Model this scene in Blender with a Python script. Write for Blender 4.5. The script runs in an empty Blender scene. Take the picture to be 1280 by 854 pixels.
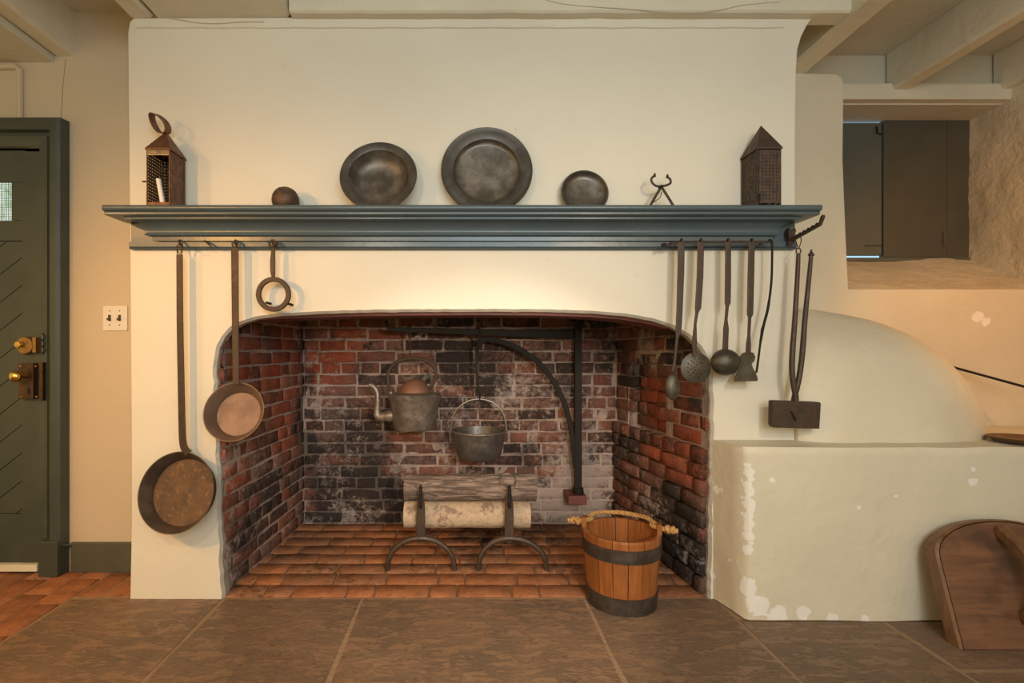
import bpy, bmesh, math, random
from mathutils import Vector, Matrix, noise as mnoise

random.seed(7)
SC = bpy.context.scene
COL = SC.collection

# ------------------------------------------------------------------ camera
F, VX, VY, HC = 640.0, 580.0, 440.0, 0.933
cd = bpy.data.cameras.new('camera')
cd.sensor_width = 36.0
cd.lens = 18.0
cd.shift_x = (640 - VX) / 1280.0
cd.shift_y = (VY - 427) / 1280.0
cd.clip_start = 0.05
cam = bpy.data.objects.new('camera', cd)
cam.location = (0, 0, HC)
cam.rotation_euler = (math.pi / 2, 0, 0)
COL.objects.link(cam)
SC.camera = cam

# ------------------------------------------------------------------ world, lamps, exposure
w = bpy.data.worlds.new('world')
SC.world = w
w.use_nodes = True
w.node_tree.nodes['Background'].inputs[0].default_value = (1.0, 0.71, 0.30, 1)
w.node_tree.nodes['Background'].inputs[1].default_value = 0.92

def lamp(name, loc, power, color, radius=0.05, target=None, cone=None, blend=0.5):
    ld = bpy.data.lights.new(name, 'SPOT' if target else 'POINT')
    ld.energy = power
    ld.color = color
    ld.shadow_soft_size = radius
    o = bpy.data.objects.new(name, ld)
    o.location = loc
    if target:
        d = Vector(target) - Vector(loc)
        o.rotation_euler = d.to_track_quat('-Z', 'Y').to_euler()
        ld.spot_size = math.radians(cone)
        ld.spot_blend = blend
    COL.objects.link(o)
    return o

WARM = (1.0, 0.50, 0.18)
SOFT = (1.0, 0.76, 0.50)
def fill_light(name, loc, target, size, power, color):
    ld = bpy.data.lights.new(name, 'AREA')
    ld.shape = 'RECTANGLE'
    ld.size, ld.size_y = size
    ld.energy = power
    ld.color = color
    o = bpy.data.objects.new(name, ld)
    o.location = loc
    o.rotation_euler = (Vector(target) - Vector(loc)).to_track_quat('-Z', 'Y').to_euler()
    COL.objects.link(o)


DAY = (0.60, 0.79, 0.92)
lamp('warm_lamp', (-2.3, 0.30, 1.85), 36, WARM, 0.045, (-0.9, 1.94, 0.3), 95, 0.8)
lamp('side_lamp', (-1.62, 0.25, 1.50), 68, (1.0, 0.48, 0.12), 0.045, (-0.9, 1.94, 0.4), 90, 0.8)
lamp('front_lamp', (-0.65, -0.15, 1.75), 32, (1.0, 0.90, 0.76), 0.06, (-0.2, 2.2, 0.40), 80, 0.9)
lamp('front_lamp', (0.95, -0.15, 1.75), 42, SOFT, 0.06, (0.6, 2.2, 0.50), 80, 0.9)
lamp('hearth_lamp', (0.50, -0.35, 1.12), 115, (1.0, 0.82, 0.62), 0.05, (-0.06, 2.6, 0.22), 42, 0.45)
fill_light('daylight_glow', (0.5, -1.5, 1.60), (0.2, 2.0, 1.35), (1.5, 1.1), 50, DAY)  # added cool fill panel behind the camera, standing in for daylight
lamp('right_lamp', (2.20, 1.30, 1.55), 24, (1.0, 0.40, 0.05), 0.05, (2.62, 2.42, 1.05), 105, 0.6)

SC.view_settings.view_transform = 'Standard'
SC.view_settings.look = 'None'
SC.view_settings.exposure = 0.0
SC.view_settings.gamma = 1.0
SC.view_settings.use_curve_mapping = False


def P(px, py, Y):
    """the point at depth Y that stands at this place of the photograph"""
    return Vector(((px - VX) * Y / F, Y, HC - (py - VY) * Y / F))


# ------------------------------------------------------------------ node helper
class NT:
    def __init__(self, name):
        self.m = bpy.data.materials.new(name)
        self.m.use_nodes = True
        self.t = self.m.node_tree
        self.b = self.t.nodes['Principled BSDF']
        self._pos = None

    def node(self, typ, **kw):
        n = self.t.nodes.new(typ)
        for k, v in kw.items():
            setattr(n, k, v)
        return n

    def put(self, sock, v):
        if hasattr(v, 'is_linked'):
            self.t.links.new(v, sock)
        else:
            if isinstance(v, (tuple, list)) and len(v) == 3 and sock.type == 'RGBA':
                v = (*v, 1)
            sock.default_value = v

    def pos(self):
        if self._pos is None:
            self._pos = self.node('ShaderNodeNewGeometry').outputs['Position']
        return self._pos

    def obj(self):
        return self.node('ShaderNodeTexCoord').outputs['Object']

    def rnd(self):
        return self.node('ShaderNodeObjectInfo').outputs['Random']

    def scale(self, v, s):
        n = self.node('ShaderNodeMapping')
        self.put(n.inputs[0], v)
        n.inputs['Scale'].default_value = s
        return n.outputs[0]

    def noise(self, scale, detail=3, rough=0.55, vec=None, dist=0.0):
        n = self.node('ShaderNodeTexNoise')
        self.put(n.inputs['Vector'], vec if vec is not None else self.pos())
        n.inputs['Scale'].default_value = scale
        n.inputs['Detail'].default_value = detail
        n.inputs['Roughness'].default_value = rough
        n.inputs['Distortion'].default_value = dist
        return n.outputs['Fac']

    def voronoi(self, scale, vec=None, feature='F1'):
        n = self.node('ShaderNodeTexVoronoi', feature=feature)
        self.put(n.inputs['Vector'], vec if vec is not None else self.pos())
        n.inputs['Scale'].default_value = scale
        return n.outputs['Distance']

    def math(self, op, a, b=0.0):
        n = self.node('ShaderNodeMath', operation=op)
        self.put(n.inputs[0], a)
        self.put(n.inputs[1], b)
        return n.outputs[0]

    def rng(self, v, a, b, c=0.0, d=1.0, smooth=True):
        n = self.node('ShaderNodeMapRange')
        if smooth:
            n.interpolation_type = 'SMOOTHSTEP'
        self.put(n.inputs[0], v)
        for i, x in enumerate((a, b, c, d)):
            n.inputs[i + 1].default_value = x
        return n.outputs[0]

    def ramp(self, fac, stops, const=False):
        n = self.node('ShaderNodeValToRGB')
        cr = n.color_ramp
        if const:
            cr.interpolation = 'CONSTANT'
        while len(cr.elements) < len(stops):
            cr.elements.new(0.5)
        for e, (p, c) in zip(cr.elements, stops):
            e.position = p
            e.color = (*c, 1)
        self.put(n.inputs[0], fac)
        return n.outputs[0]

    def mix(self, fac, a, b, mode='MIX'):
        n = self.node('ShaderNodeMix', data_type='RGBA', blend_type=mode)
        self.put(n.inputs[0], fac)
        self.put(n.inputs[6], a)
        self.put(n.inputs[7], b)
        return n.outputs[2]

    def blob(self, c, r, vec=None):
        n = self.node('ShaderNodeVectorMath', operation='DISTANCE')
        self.put(n.inputs[0], vec if vec is not None else self.pos())
        n.inputs[1].default_value = c
        return self.rng(n.outputs['Value'], 0.0, r, 1.0, 0.0)

    def bump(self, h, strength=0.3, dist=0.01, normal=None):
        n = self.node('ShaderNodeBump')
        n.inputs['Strength'].default_value = strength
        n.inputs['Distance'].default_value = dist
        self.put(n.inputs['Height'], h)
        if normal is not None:
            self.put(n.inputs['Normal'], normal)
        return n.outputs[0]

    def done(self, color, rough=0.6, metal=0.0, normal=None, spec=None):
        self.put(self.b.inputs['Base Color'], color)
        self.put(self.b.inputs['Roughness'], rough)
        self.put(self.b.inputs['Metallic'], metal)
        if spec is not None:
            self.b.inputs['Specular IOR Level'].default_value = spec
        if normal is not None:
            self.put(self.b.inputs['Normal'], normal)
        return self.m


def plaster(name, col, col2, bump=0.25, big=0.0, patches=(), patch_col=(0.80, 0.78, 0.74), rough=0.55):
    n = NT(name)
    a = n.noise(1.6, 3)
    b = n.noise(24, 4)
    c = n.mix(n.rng(a, 0.35, 0.7), col, col2)
    c = n.mix(n.rng(b, 0.66, 0.80, 0, 0.25), c, tuple(x * 0.72 for x in col))
    if patches:
        jag = n.noise(30, 6, 0.75)
        tot = None
        for ctr, r in patches:
            x = n.blob(ctr, r)
            tot = x if tot is None else n.math('MAXIMUM', tot, x)
        s = n.math('ADD', tot, n.math('MULTIPLY', n.math('SUBTRACT', jag, 0.5), 1.7))
        msk = n.rng(s, 0.42, 0.48)
        c = n.mix(msk, c, patch_col)
    h = n.math('ADD', n.math('MULTIPLY', n.noise(4.5, 3), 2.2), n.math('MULTIPLY', n.noise(38, 4), 0.32))
    if big:
        h = n.math('ADD', h, n.math('MULTIPLY', n.noise(15, 6, 0.66, dist=0.15), big))
    if patches:
        h = n.math('SUBTRACT', h, n.math('MULTIPLY', msk, 0.35))
    return n.done(c, rough, 0, n.bump(h, bump, 0.012))


def paint(name, col, col2, rough=0.3, chips=None, bump=0.12, chip_col=(0.5, 0.46, 0.38)):
    n = NT(name)
    c = n.mix(n.rng(n.noise(7, 4), 0.35, 0.7), col, col2)
    if chips:
        c = n.mix(n.rng(n.noise(42, 5, 0.7), chips, chips + 0.02), c, chip_col)
    h = n.noise(14, 3, vec=n.scale(n.pos(), (1, 1, 1)))
    return n.done(c, rough, 0, n.bump(h, bump, 0.01))


def metal(name, col, col2, rough=0.45, met=0.85, bump=0.2, scale=18, rust=None):
    n = NT(name)
    a = n.noise(scale, 5, 0.65)
    c = n.mix(n.rng(a, 0.38, 0.66), col, col2)
    if rust:
        c = n.mix(n.rng(n.noise(scale * 2.7, 5, 0.7), 0.54, 0.66, 0, 0.8), c, rust)
    r = n.rng(a, 0.3, 0.7, rough - 0.1, rough + 0.14)
    return n.done(c, r, met, n.bump(n.noise(scale * 4, 4), bump, 0.004))


def wood(name, col, col2, axis=2, scale=22, rough=0.4, bump=0.2, dark=None, use_rnd=True):
    n = NT(name)
    s = [1.0, 1.0, 1.0]
    s[axis] = 0.09
    v = n.scale(n.pos(), tuple(s))
    a = n.noise(scale, 5, 0.6, vec=v, dist=1.2)
    b = n.noise(scale * 4.5, 3, 0.6, vec=v)
    c = n.mix(n.rng(a, 0.32, 0.68), col, col2)
    c = n.mix(n.rng(b, 0.55, 0.72, 0, 0.55), c, tuple(x * 0.4 for x in col))
    if use_rnd:
        c = n.mix(n.rng(n.rnd(), 0, 1, 0.0, 0.45, False), c, tuple(x * 0.55 for x in col2))
    if dark:
        c = n.mix(n.rng(n.noise(6, 4), 0.5, 0.68, 0, 0.8), c, dark)
    h = n.math('ADD', a, n.math('MULTIPLY', b, 0.5))
    return n.done(c, rough, 0, n.bump(h, bump, 0.004))


def masonry(name, stops, soot=(), white=(), soot_bias=0.0, white_bias=0.0, is_mortar=False, red=(),
            soot_col=(0.030, 0.025, 0.023), white_col=(0.44, 0.355, 0.315), rough=0.85, bump=0.7, fine=1.0):
    """brick or mortar: a colour of its own per piece, then soot and lime wash that run over pieces and joints alike"""
    n = NT(name)
    grain = n.noise(75, 5, 0.75)
    blot = n.noise(16, 5, 0.65)
    if is_mortar:
        base = n.ramp(n.noise(11, 4), stops)
    else:
        base = n.ramp(n.rnd(), stops)
        tr = None
        for ctr, r, wt in red:
            x = n.math('MULTIPLY', n.blob(ctr, r), wt)
            tr = x if tr is None else n.math('ADD', tr, x)
        if tr is not None:
            tr = n.math('MULTIPLY', n.math('MINIMUM', tr, 1.0), n.rng(n.noise(5, 3), 0.3, 0.5, 0.35, 1.0))
            base = n.mix(tr, base, n.ramp(n.rnd(), [(0.0, (0.40, 0.082, 0.034)), (0.4, (0.29, 0.066, 0.030)), (0.7, (0.46, 0.115, 0.046)), (1.0, (0.22, 0.06, 0.034))]))
        base = n.mix(n.rng(blot, 0.38, 0.68, 0.0, 0.55), base, n.mix(0.5, base, (0.03, 0.022, 0.02)))
        base = n.mix(n.rng(grain, 0.56, 0.72, 0, 0.55 * fine), base, (0.34, 0.25, 0.215))
        base = n.mix(n.rng(n.noise(48, 6, 0.8), 0.53, 0.66, 0, 0.6), base, (0.045, 0.033, 0.03))

    def field(seed, blobs, bias):
        v = n.node('ShaderNodeVectorMath', operation='ADD')
        n.put(v.inputs[0], n.pos())
        v.inputs[1].default_value = (seed, seed * 0.7, -seed)
        a = n.noise(4.2, 5, 0.68, vec=v.outputs[0], dist=0.4)
        b = n.noise(30, 6, 0.8, vec=v.outputs[0], dist=0.3)
        t = n.math('ADD', n.math('MULTIPLY', a, 0.62), n.math('MULTIPLY', b, 0.88))
        t = n.math('ADD', t, bias)
        for ctr, r, wt in blobs:
            t = n.math('ADD', t, n.math('MULTIPLY', n.blob(ctr, r), wt))
        return t
    sf = field(3.1, soot, soot_bias)
    if not is_mortar:
        sf = n.math('ADD', sf, n.math('MULTIPLY', n.math('SUBTRACT', n.rnd(), 0.5), 0.34))
    s = n.rng(sf, 0.64, 0.90, 0, 0.72 if is_mortar else 0.93)
    wv = n.rng(field(9.4, white, white_bias), 0.74, 0.94, 0, 0.80)
    c = n.mix(s, base, soot_col)
    c = n.mix(wv, c, white_col)
    h = n.math('ADD', grain, n.math('MULTIPLY', blot, 1.6))
    return n.done(c, rough, 0, n.bump(h, bump, 0.014), spec=0.25)

M = {}
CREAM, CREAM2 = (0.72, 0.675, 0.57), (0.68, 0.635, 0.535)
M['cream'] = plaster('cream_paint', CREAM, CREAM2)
M['cream_left_warm_shade'] = plaster('cream_paint_left_warm_shade', (0.56, 0.465, 0.335), (0.53, 0.44, 0.315))  # same cream paint, darkened and tanned to paint in dim tungsten light
M['reveal'] = plaster('grey_plaster', (0.52, 0.49, 0.43), (0.38, 0.35, 0.31), 0.6, 1.0)
M['ceiling'] = plaster('ceiling_paint', (0.60, 0.56, 0.45), (0.55, 0.51, 0.41), 0.35, 0.3)
M['beam'] = plaster('beam_paint', (0.70, 0.65, 0.52), (0.62, 0.57, 0.45), 0.4, 0.5)
M['rough'] = plaster('rough_plaster', (0.66, 0.57, 0.42), (0.56, 0.47, 0.33), 0.7, 1.1, [(P(1075, 338, 2.4), 0.10), (P(1105, 330, 2.5), 0.06)], (0.66, 0.58, 0.50))
M['oven'] = plaster('oven_paint', (0.68, 0.625, 0.50), (0.63, 0.58, 0.46), 0.4, 0.35,
                    [(P(936 + (q * 7 % 5 - 2) * 0.9, 582 + q * 8, 1.785), 0.020 + 0.016 * math.sin(q * 1.3) ** 2) for q in range(14)] + [(P(929 + q % 3 * 2, 600 + q * 7, 1.80), 0.016) for q in range(9)] + [(P(936, 735, 1.78), 0.06), (P(948, 755, 1.78), 0.075), (P(972, 768, 1.78), 0.065),
                     (P(1003, 766, 1.78), 0.045), (P(1040, 773, 1.78), 0.035), (P(1080, 773, 1.78), 0.025), (P(896, 612, 1.92), 0.03), (P(903, 612, 1.90), 0.02), (P(913, 700, 1.86), 0.016), (P(1213, 602, 1.78), 0.03), (P(1214, 586, 1.78), 0.02),
                     (P(1073, 634, 1.78), 0.016), (P(965, 600, 1.78), 0.018), (P(1119, 620, 1.78), 0.012), (P(1098, 514, 1.90), 0.022), (P(890, 720, 1.93), 0.03)])
M['oven_wall'] = plaster('lower_wall_paint', (0.68, 0.61, 0.47), (0.60, 0.53, 0.41), 0.45, 0.9, [(P(1222, 396, 2.31), 0.05), (P(1232, 402, 2.31), 0.04)], (0.82, 0.76, 0.70))
M['mantel'] = paint('mantel_paint', (0.070, 0.101, 0.120), (0.078, 0.110, 0.128), 0.30, 0.80)
M['door'] = paint('door_paint', (0.044, 0.054, 0.042), (0.054, 0.064, 0.049), 0.46, 0.77, 0.25)
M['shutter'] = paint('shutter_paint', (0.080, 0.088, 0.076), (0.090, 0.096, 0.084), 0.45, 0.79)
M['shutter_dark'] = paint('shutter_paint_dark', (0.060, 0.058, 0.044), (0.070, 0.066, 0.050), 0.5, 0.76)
M['skirting'] = paint('skirting_paint', (0.088, 0.084, 0.060), (0.075, 0.072, 0.052), 0.5, 0.73, 0.3, (0.03, 0.025, 0.02))
M['lintel'] = paint('lintel_paint', (0.17, 0.045, 0.034), (0.12, 0.036, 0.028), 0.6, None, 0.5)
M['iron'] = metal('black_iron', (0.014, 0.012, 0.0105), (0.024, 0.020, 0.017), 0.68, 0.0)
M['iron'].node_tree.nodes['Principled BSDF'].inputs['Specular IOR Level'].default_value = 0.2
M['rust'] = metal('rusty_iron', (0.052, 0.036, 0.026), (0.074, 0.049, 0.034), 0.55, 0.4, 0.3, 26, (0.10, 0.046, 0.024))
M['pan'] = metal('pan_iron', (0.085, 0.062, 0.047), (0.12, 0.085, 0.062), 0.50, 0.45, 0.25, 16, (0.15, 0.085, 0.05))
M['pan_floor'] = metal('pan_floor_rust', (0.135, 0.075, 0.042), (0.10, 0.062, 0.04), 0.6, 0.3, 0.35, 20, (0.24, 0.13, 0.065))
M['copper_pan'] = metal('worn_copper', (0.27, 0.165, 0.115), (0.235, 0.142, 0.098), 0.62, 0.12, 0.15, 12)
M['copper_pan_wall'] = metal('worn_copper_dark', (0.15, 0.098, 0.068), (0.19, 0.122, 0.085), 0.55, 0.3, 0.12, 12)
M['pewter'] = metal('pewter', (0.105, 0.092, 0.078), (0.20, 0.175, 0.148), 0.42, 0.65, 0.15, 11, (0.12, 0.10, 0.085))
M['pewter_rim'] = metal('pewter_rim', (0.075, 0.066, 0.057), (0.105, 0.093, 0.080), 0.42, 0.6, 0.15, 14, (0.09, 0.08, 0.07))
M['steel'] = metal('dull_steel', (0.066, 0.058, 0.044), (0.10, 0.088, 0.068), 0.42, 0.6, 0.2, 20, (0.09, 0.07, 0.055))
M['kettle'] = metal('kettle_metal', (0.20, 0.17, 0.148), (0.27, 0.232, 0.20), 0.42, 0.6, 0.2, 18, (0.11, 0.085, 0.07))
M['kettle_lid'] = metal('copper_lid', (0.27, 0.135, 0.085), (0.20, 0.105, 0.07), 0.5, 0.35, 0.15, 14)
M['pot'] = metal('pot_iron', (0.105, 0.093, 0.085), (0.14, 0.125, 0.113), 0.42, 0.5, 0.2, 24)
M['bail'] = metal('bail_wire', (0.22, 0.20, 0.17), (0.28, 0.25, 0.22), 0.4, 0.7)
M['tin'] = metal('rusty_tin', (0.17, 0.085, 0.046), (0.11, 0.055, 0.032), 0.5, 0.5, 0.35, 40, (0.23, 0.11, 0.055))
M['tin_dark'] = metal('dark_tin', (0.085, 0.054, 0.040), (0.056, 0.040, 0.033), 0.55, 0.45, 0.4, 40, (0.12, 0.065, 0.042))
M['tin_bright'] = metal('bright_tin', (0.42, 0.38, 0.33), (0.26, 0.22, 0.18), 0.24, 0.95, 0.15, 12)
M['tin_black'] = metal('black_tin', (0.040, 0.036, 0.034), (0.07, 0.062, 0.056), 0.3, 0.8, 0.15, 20)  # near-black tin for the open lantern's back panel
M['brass'] = metal('brass', (0.72, 0.50, 0.14), (0.60, 0.40, 0.11), 0.22, 1.0, 0.05)
M['brass_dull'] = metal('dull_brass', (0.34, 0.20, 0.07), (0.20, 0.11, 0.045), 0.35, 0.8, 0.2, 30)
M['lock'] = metal('rim_lock_iron', (0.10, 0.05, 0.028), (0.055, 0.032, 0.022), 0.32, 0.7, 0.15, 25)
M['ball'] = metal('rusty_ball', (0.10, 0.055, 0.032), (0.055, 0.036, 0.026), 0.6, 0.3, 0.6, 30, (0.16, 0.085, 0.04))
n = NT('candle_wax'); M['wax'] = n.done((0.80, 0.76, 0.70), 0.45)
n = NT('white_plastic'); M['plastic'] = n.done((0.72, 0.67, 0.58), 0.35)
n = NT('toggle_plastic'); M['toggle'] = n.done((0.055, 0.035, 0.025), 0.35)
M['stave'] = wood('bucket_wood', (0.30, 0.105, 0.028), (0.20, 0.066, 0.018), 2, 26, 0.30)
M['stave_in'] = wood('bucket_floor_wood', (0.19, 0.07, 0.025), (0.13, 0.045, 0.016), 0, 26, 0.6)
M['hoop'] = metal('hoop_iron', (0.055, 0.045, 0.038), (0.085, 0.066, 0.054), 0.45, 0.6, 0.2, 22)
M['board'] = wood('oven_door_wood', (0.215, 0.098, 0.050), (0.135, 0.062, 0.034), 0, 26, 0.45, 0.3, (0.065, 0.034, 0.022), False)
M['board_edge'] = wood('oven_door_edge_wood', (0.20, 0.098, 0.042), (0.12, 0.056, 0.027), 2, 22, 0.4, 0.25, (0.07, 0.035, 0.02), False)
M['plate_wood'] = wood('dark_plate_wood', (0.13, 0.060, 0.028), (0.09, 0.042, 0.02), 0, 18, 0.4)
n = NT('rope_fibre')
v = n.scale(n.pos(), (1, 1, 1))
M['rope'] = n.done(n.mix(n.rng(n.noise(120, 3), 0.35, 0.7), (0.44, 0.25, 0.09), (0.26, 0.13, 0.04)), 0.8, 0, n.bump(n.noise(220, 2), 0.7, 0.004))
n = NT('grey_bark')
v = n.scale(n.pos(), (0.14, 1, 1))
h = n.noise(60, 5, 0.65, vec=v, dist=0.8)
M['bark'] = n.done(n.mix(n.rng(h, 0.4, 0.62), (0.10, 0.074, 0.062), (0.30, 0.225, 0.185)), 0.9, 0, n.bump(h, 0.9, 0.012))
n = NT('birch_bark')
v = n.scale(n.pos(), (1.0, 1, 0.8))
c = n.mix(n.rng(n.noise(55, 5, 0.7), 0.42, 0.7), (0.46, 0.35, 0.245), (0.33, 0.235, 0.16))
c = n.mix(n.rng(n.noise(11, 6, 0.72, dist=0.3), 0.56, 0.62), c, (0.23, 0.16, 0.12))
M['birch'] = n.done(c, 0.8, 0, n.bump(n.noise(50, 5), 0.6, 0.006))
n = NT('cut_wood'); M['cut'] = n.done(n.mix(n.rng(n.noise(40, 4), 0.4, 0.65), (0.26, 0.17, 0.105), (0.16, 0.10, 0.065)), 0.8)
n = NT('flag_stone')
v = n.scale(n.pos(), (1.0, 1.0, 1.0))
a = n.noise(3.0, 6, 0.62, dist=0.5)
b = n.noise(21, 8, 0.74, vec=n.scale(n.pos(), (0.5, 1.25, 1)), dist=0.15)
c = n.mix(n.rng(a, 0.35, 0.68), (0.225, 0.140, 0.088), (0.140, 0.098, 0.068))
c = n.mix(n.rng(b, 0.49, 0.53, 0, 0.62), c, (0.30, 0.180, 0.108))
c = n.mix(n.rng(n.rnd(), 0, 1, 0, 0.45, False), c, (0.125, 0.095, 0.068))
c = n.mix(n.rng(n.noise(34, 6, 0.72), 0.56, 0.68, 0, 0.7), c, (0.085, 0.058, 0.040))
c = n.mix(n.rng(n.noise(60, 4, 0.6), 0.72, 0.76, 0, 0.7), c, (0.05, 0.04, 0.032))
h = n.math('ADD', n.math('MULTIPLY', n.rng(b, 0.48, 0.53), 0.7), n.math('ADD', n.math('MULTIPLY', a, 1.6), n.math('MULTIPLY', n.noise(48, 5), 0.5)))
M['flag'] = n.done(c, n.rng(b, 0.4, 0.6, 0.62, 0.48), 0, n.bump(h, 0.5, 0.012))
n = NT('joint_sand'); M['joint'] = n.done(n.mix(n.noise(30, 4), (0.24, 0.155, 0.09), (0.33, 0.22, 0.135)), 0.9, 0, n.bump(n.noise(70, 4), 0.6, 0.006))
M['paver'] = masonry('floor_paver', [(0.0, (0.338, 0.135, 0.061)), (0.35, (0.432, 0.169, 0.068)), (0.65, (0.284, 0.128, 0.065)), (1.0, (0.405, 0.189, 0.095))],
                     soot=[((0.3, 2.6, 0), 0.55, 0.20), ((-0.1, 2.65, 0), 0.5, 0.22), ((0.7, 2.2, 0), 0.35, 0.05)], soot_bias=-0.20, white_bias=-0.12, white_col=(0.36, 0.20, 0.11), soot_col=(0.07, 0.038, 0.022), bump=0.4)
M['paver_joint'] = masonry('paver_joint', [(0.3, (0.30, 0.16, 0.085)), (0.7, (0.20, 0.105, 0.055))], soot_bias=-0.2, white_bias=-0.1, is_mortar=True, white_col=(0.36, 0.22, 0.13))

BR = [(0.0, (0.196, 0.075, 0.052)), (0.2, (0.254, 0.102, 0.070)), (0.4, (0.138, 0.090, 0.075)), (0.55, (0.217, 0.087, 0.058)), (0.7, (0.203, 0.125, 0.102)), (0.85, (0.109, 0.072, 0.062)), (1.0, (0.290, 0.096, 0.052))]
MO = [(0.3, (0.493, 0.370, 0.312)), (0.7, (0.290, 0.217, 0.186))]
back_soot = [(P(440, 610, 2.77), 0.40, 0.42), (P(460, 540, 2.77), 0.25, 0.22), (P(600, 470, 2.77), 0.30, 0.22), (P(520, 640, 2.77), 0.30, 0.30), (P(660, 560, 2.77), 0.25, 0.10),
             (P(780, 410, 2.77), 0.30, 0.30), (P(700, 430, 2.77), 0.20, 0.10), (P(430, 640, 2.77), 0.3, 0.2), (P(560, 430, 2.77), 0.25, 0.10), (P(385, 560, 2.77), 0.12, 0.5), (P(382, 470, 2.77), 0.1, 0.3), (P(690, 500, 2.77), 0.25, 0.08)]
back_white = [(P(740, 600, 2.77), 0.32, 0.26), (P(700, 640, 2.77), 0.30, 0.28), (P(700, 540, 2.77), 0.35, 0.10), (P(640, 500, 2.77), 0.25, 0.08), (P(440, 655, 2.77), 0.25, 0.10), (P(560, 575, 2.77), 0.3, 0.06)]
back_red = [(P(420, 430, 2.77), 0.30, 1.0), (P(400, 470, 2.77), 0.22, 0.7), (P(480, 410, 2.77), 0.28, 0.4)]
left_soot = [((-0.90, 2.2, 0.22), 0.30, 0.24), ((-0.88, 2.5, 0.35), 0.25, 0.14), ((-0.87, 2.74, 0.6), 0.22, 0.42), ((-0.87, 2.75, 0.95), 0.16, 0.3), ((-0.91, 2.02, 1.06), 0.14, 0.40), ((-0.91, 2.05, 0.12), 0.25, 0.2)]
left_white = [((-0.92, 1.97, 0.5), 0.22, 0.10), ((-0.91, 2.1, 0.55), 0.28, 0.12), ((-0.87, 2.6, 0.12), 0.2, 0.1), ((-0.91, 1.99, 0.1), 0.2, 0.2), ((-0.89, 2.4, 0.4), 0.25, 0.06)]
left_red = [((-0.88, 2.45, 0.90), 0.50, 1.0), ((-0.92, 1.98, 0.85), 0.30, 1.0), ((-0.92, 1.98, 0.45), 0.25, 0.9), ((-0.92, 2.0, 0.65), 0.25, 0.8), ((-0.88, 2.5, 0.55), 0.3, 0.6), ((-0.88, 2.5, 0.1), 0.25, 0.5)]
right_soot = [((0.90, 2.12, 1.02), 0.26, 0.42), ((0.88, 2.2, 0.20), 0.32, 0.42), ((0.83, 2.65, 0.85), 0.22, 0.35), ((0.84, 2.55, 0.4), 0.3, 0.22), ((0.91, 2.03, 0.78), 0.12, 0.2), ((0.91, 2.0, 0.2), 0.25, 0.25)]
right_white = [((0.90, 2.44, 0.94), 0.16, 0.38), ((0.92, 2.03, 0.78), 0.16, 0.06), ((0.84, 2.5, 0.35), 0.3, 0.06), ((0.9, 2.05, 0.1), 0.2, 0.12), ((0.86, 2.35, 0.25), 0.2, 0.08)]
right_red = [((0.91, 2.02, 0.58), 0.30, 1.0), ((0.98, 2.42, 0.72), 0.24, 1.0), ((0.87, 2.3, 0.50), 0.22, 0.8), ((0.91, 2.06, 0.95), 0.12, 0.8)]
for key, so, wh, re, wb in (('back', back_soot, back_white, back_red, -0.03), ('left', left_soot, left_white, left_red, -0.08), ('right', right_soot, right_white, right_red, -0.06)):
    M['brick_' + key] = masonry('brick_' + key, BR, so, wh, -0.085 if key == 'back' else -0.15, wb, red=re)
    M['mortar_' + key] = masonry('mortar_' + key, MO, so, wh, -0.085 if key == 'back' else -0.15, wb + 0.02, is_mortar=True)

# ------------------------------------------------------------------ object helpers
LOC = {}


def _props(o, label, cat, group, kind):
    if label: o['label'] = label
    if cat: o['category'] = cat
    if group: o['group'] = group
    if kind: o['kind'] = kind


def thing(name, loc, label, cat, group=None, kind=None):
    o = bpy.data.objects.new(name, None)
    o.empty_display_size = 0.05
    o.location = loc
    COL.objects.link(o)
    LOC[o] = Vector(loc)
    _props(o, label, cat, group, kind)
    return o


def mesh(name, verts, faces, mat, parent=None, smooth=False, label=None, cat=None, group=None, kind=None, base=None, mats=None, midx=None):
    """verts are in world metres; the object's origin is its parent's, or base"""
    L = LOC[parent] if parent is not None else Vector(base) if base is not None else Vector((0, 0, 0))
    me = bpy.data.meshes.new(name)
    me.from_pydata([tuple(Vector(v) - L) for v in verts], [], faces)
    bm = bmesh.new()
    bm.from_mesh(me)
    bmesh.ops.recalc_face_normals(bm, faces=bm.faces)
    bm.to_mesh(me)
    bm.free()
    for m in (mats or [mat]):
        me.materials.append(M[m] if isinstance(m, str) else m)
    if midx:
        for p, i in zip(me.polygons, midx):
            p.material_index = i
    for p in me.polygons:
        p.use_smooth = smooth
    if smooth:
        me.set_sharp_from_angle(angle=math.radians(38))
    o = bpy.data.objects.new(name, me)
    COL.objects.link(o)
    if parent is not None:
        o.parent = parent
    else:
        o.location = L
    LOC[o] = L
    _props(o, label, cat, group, kind)
    return o


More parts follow.
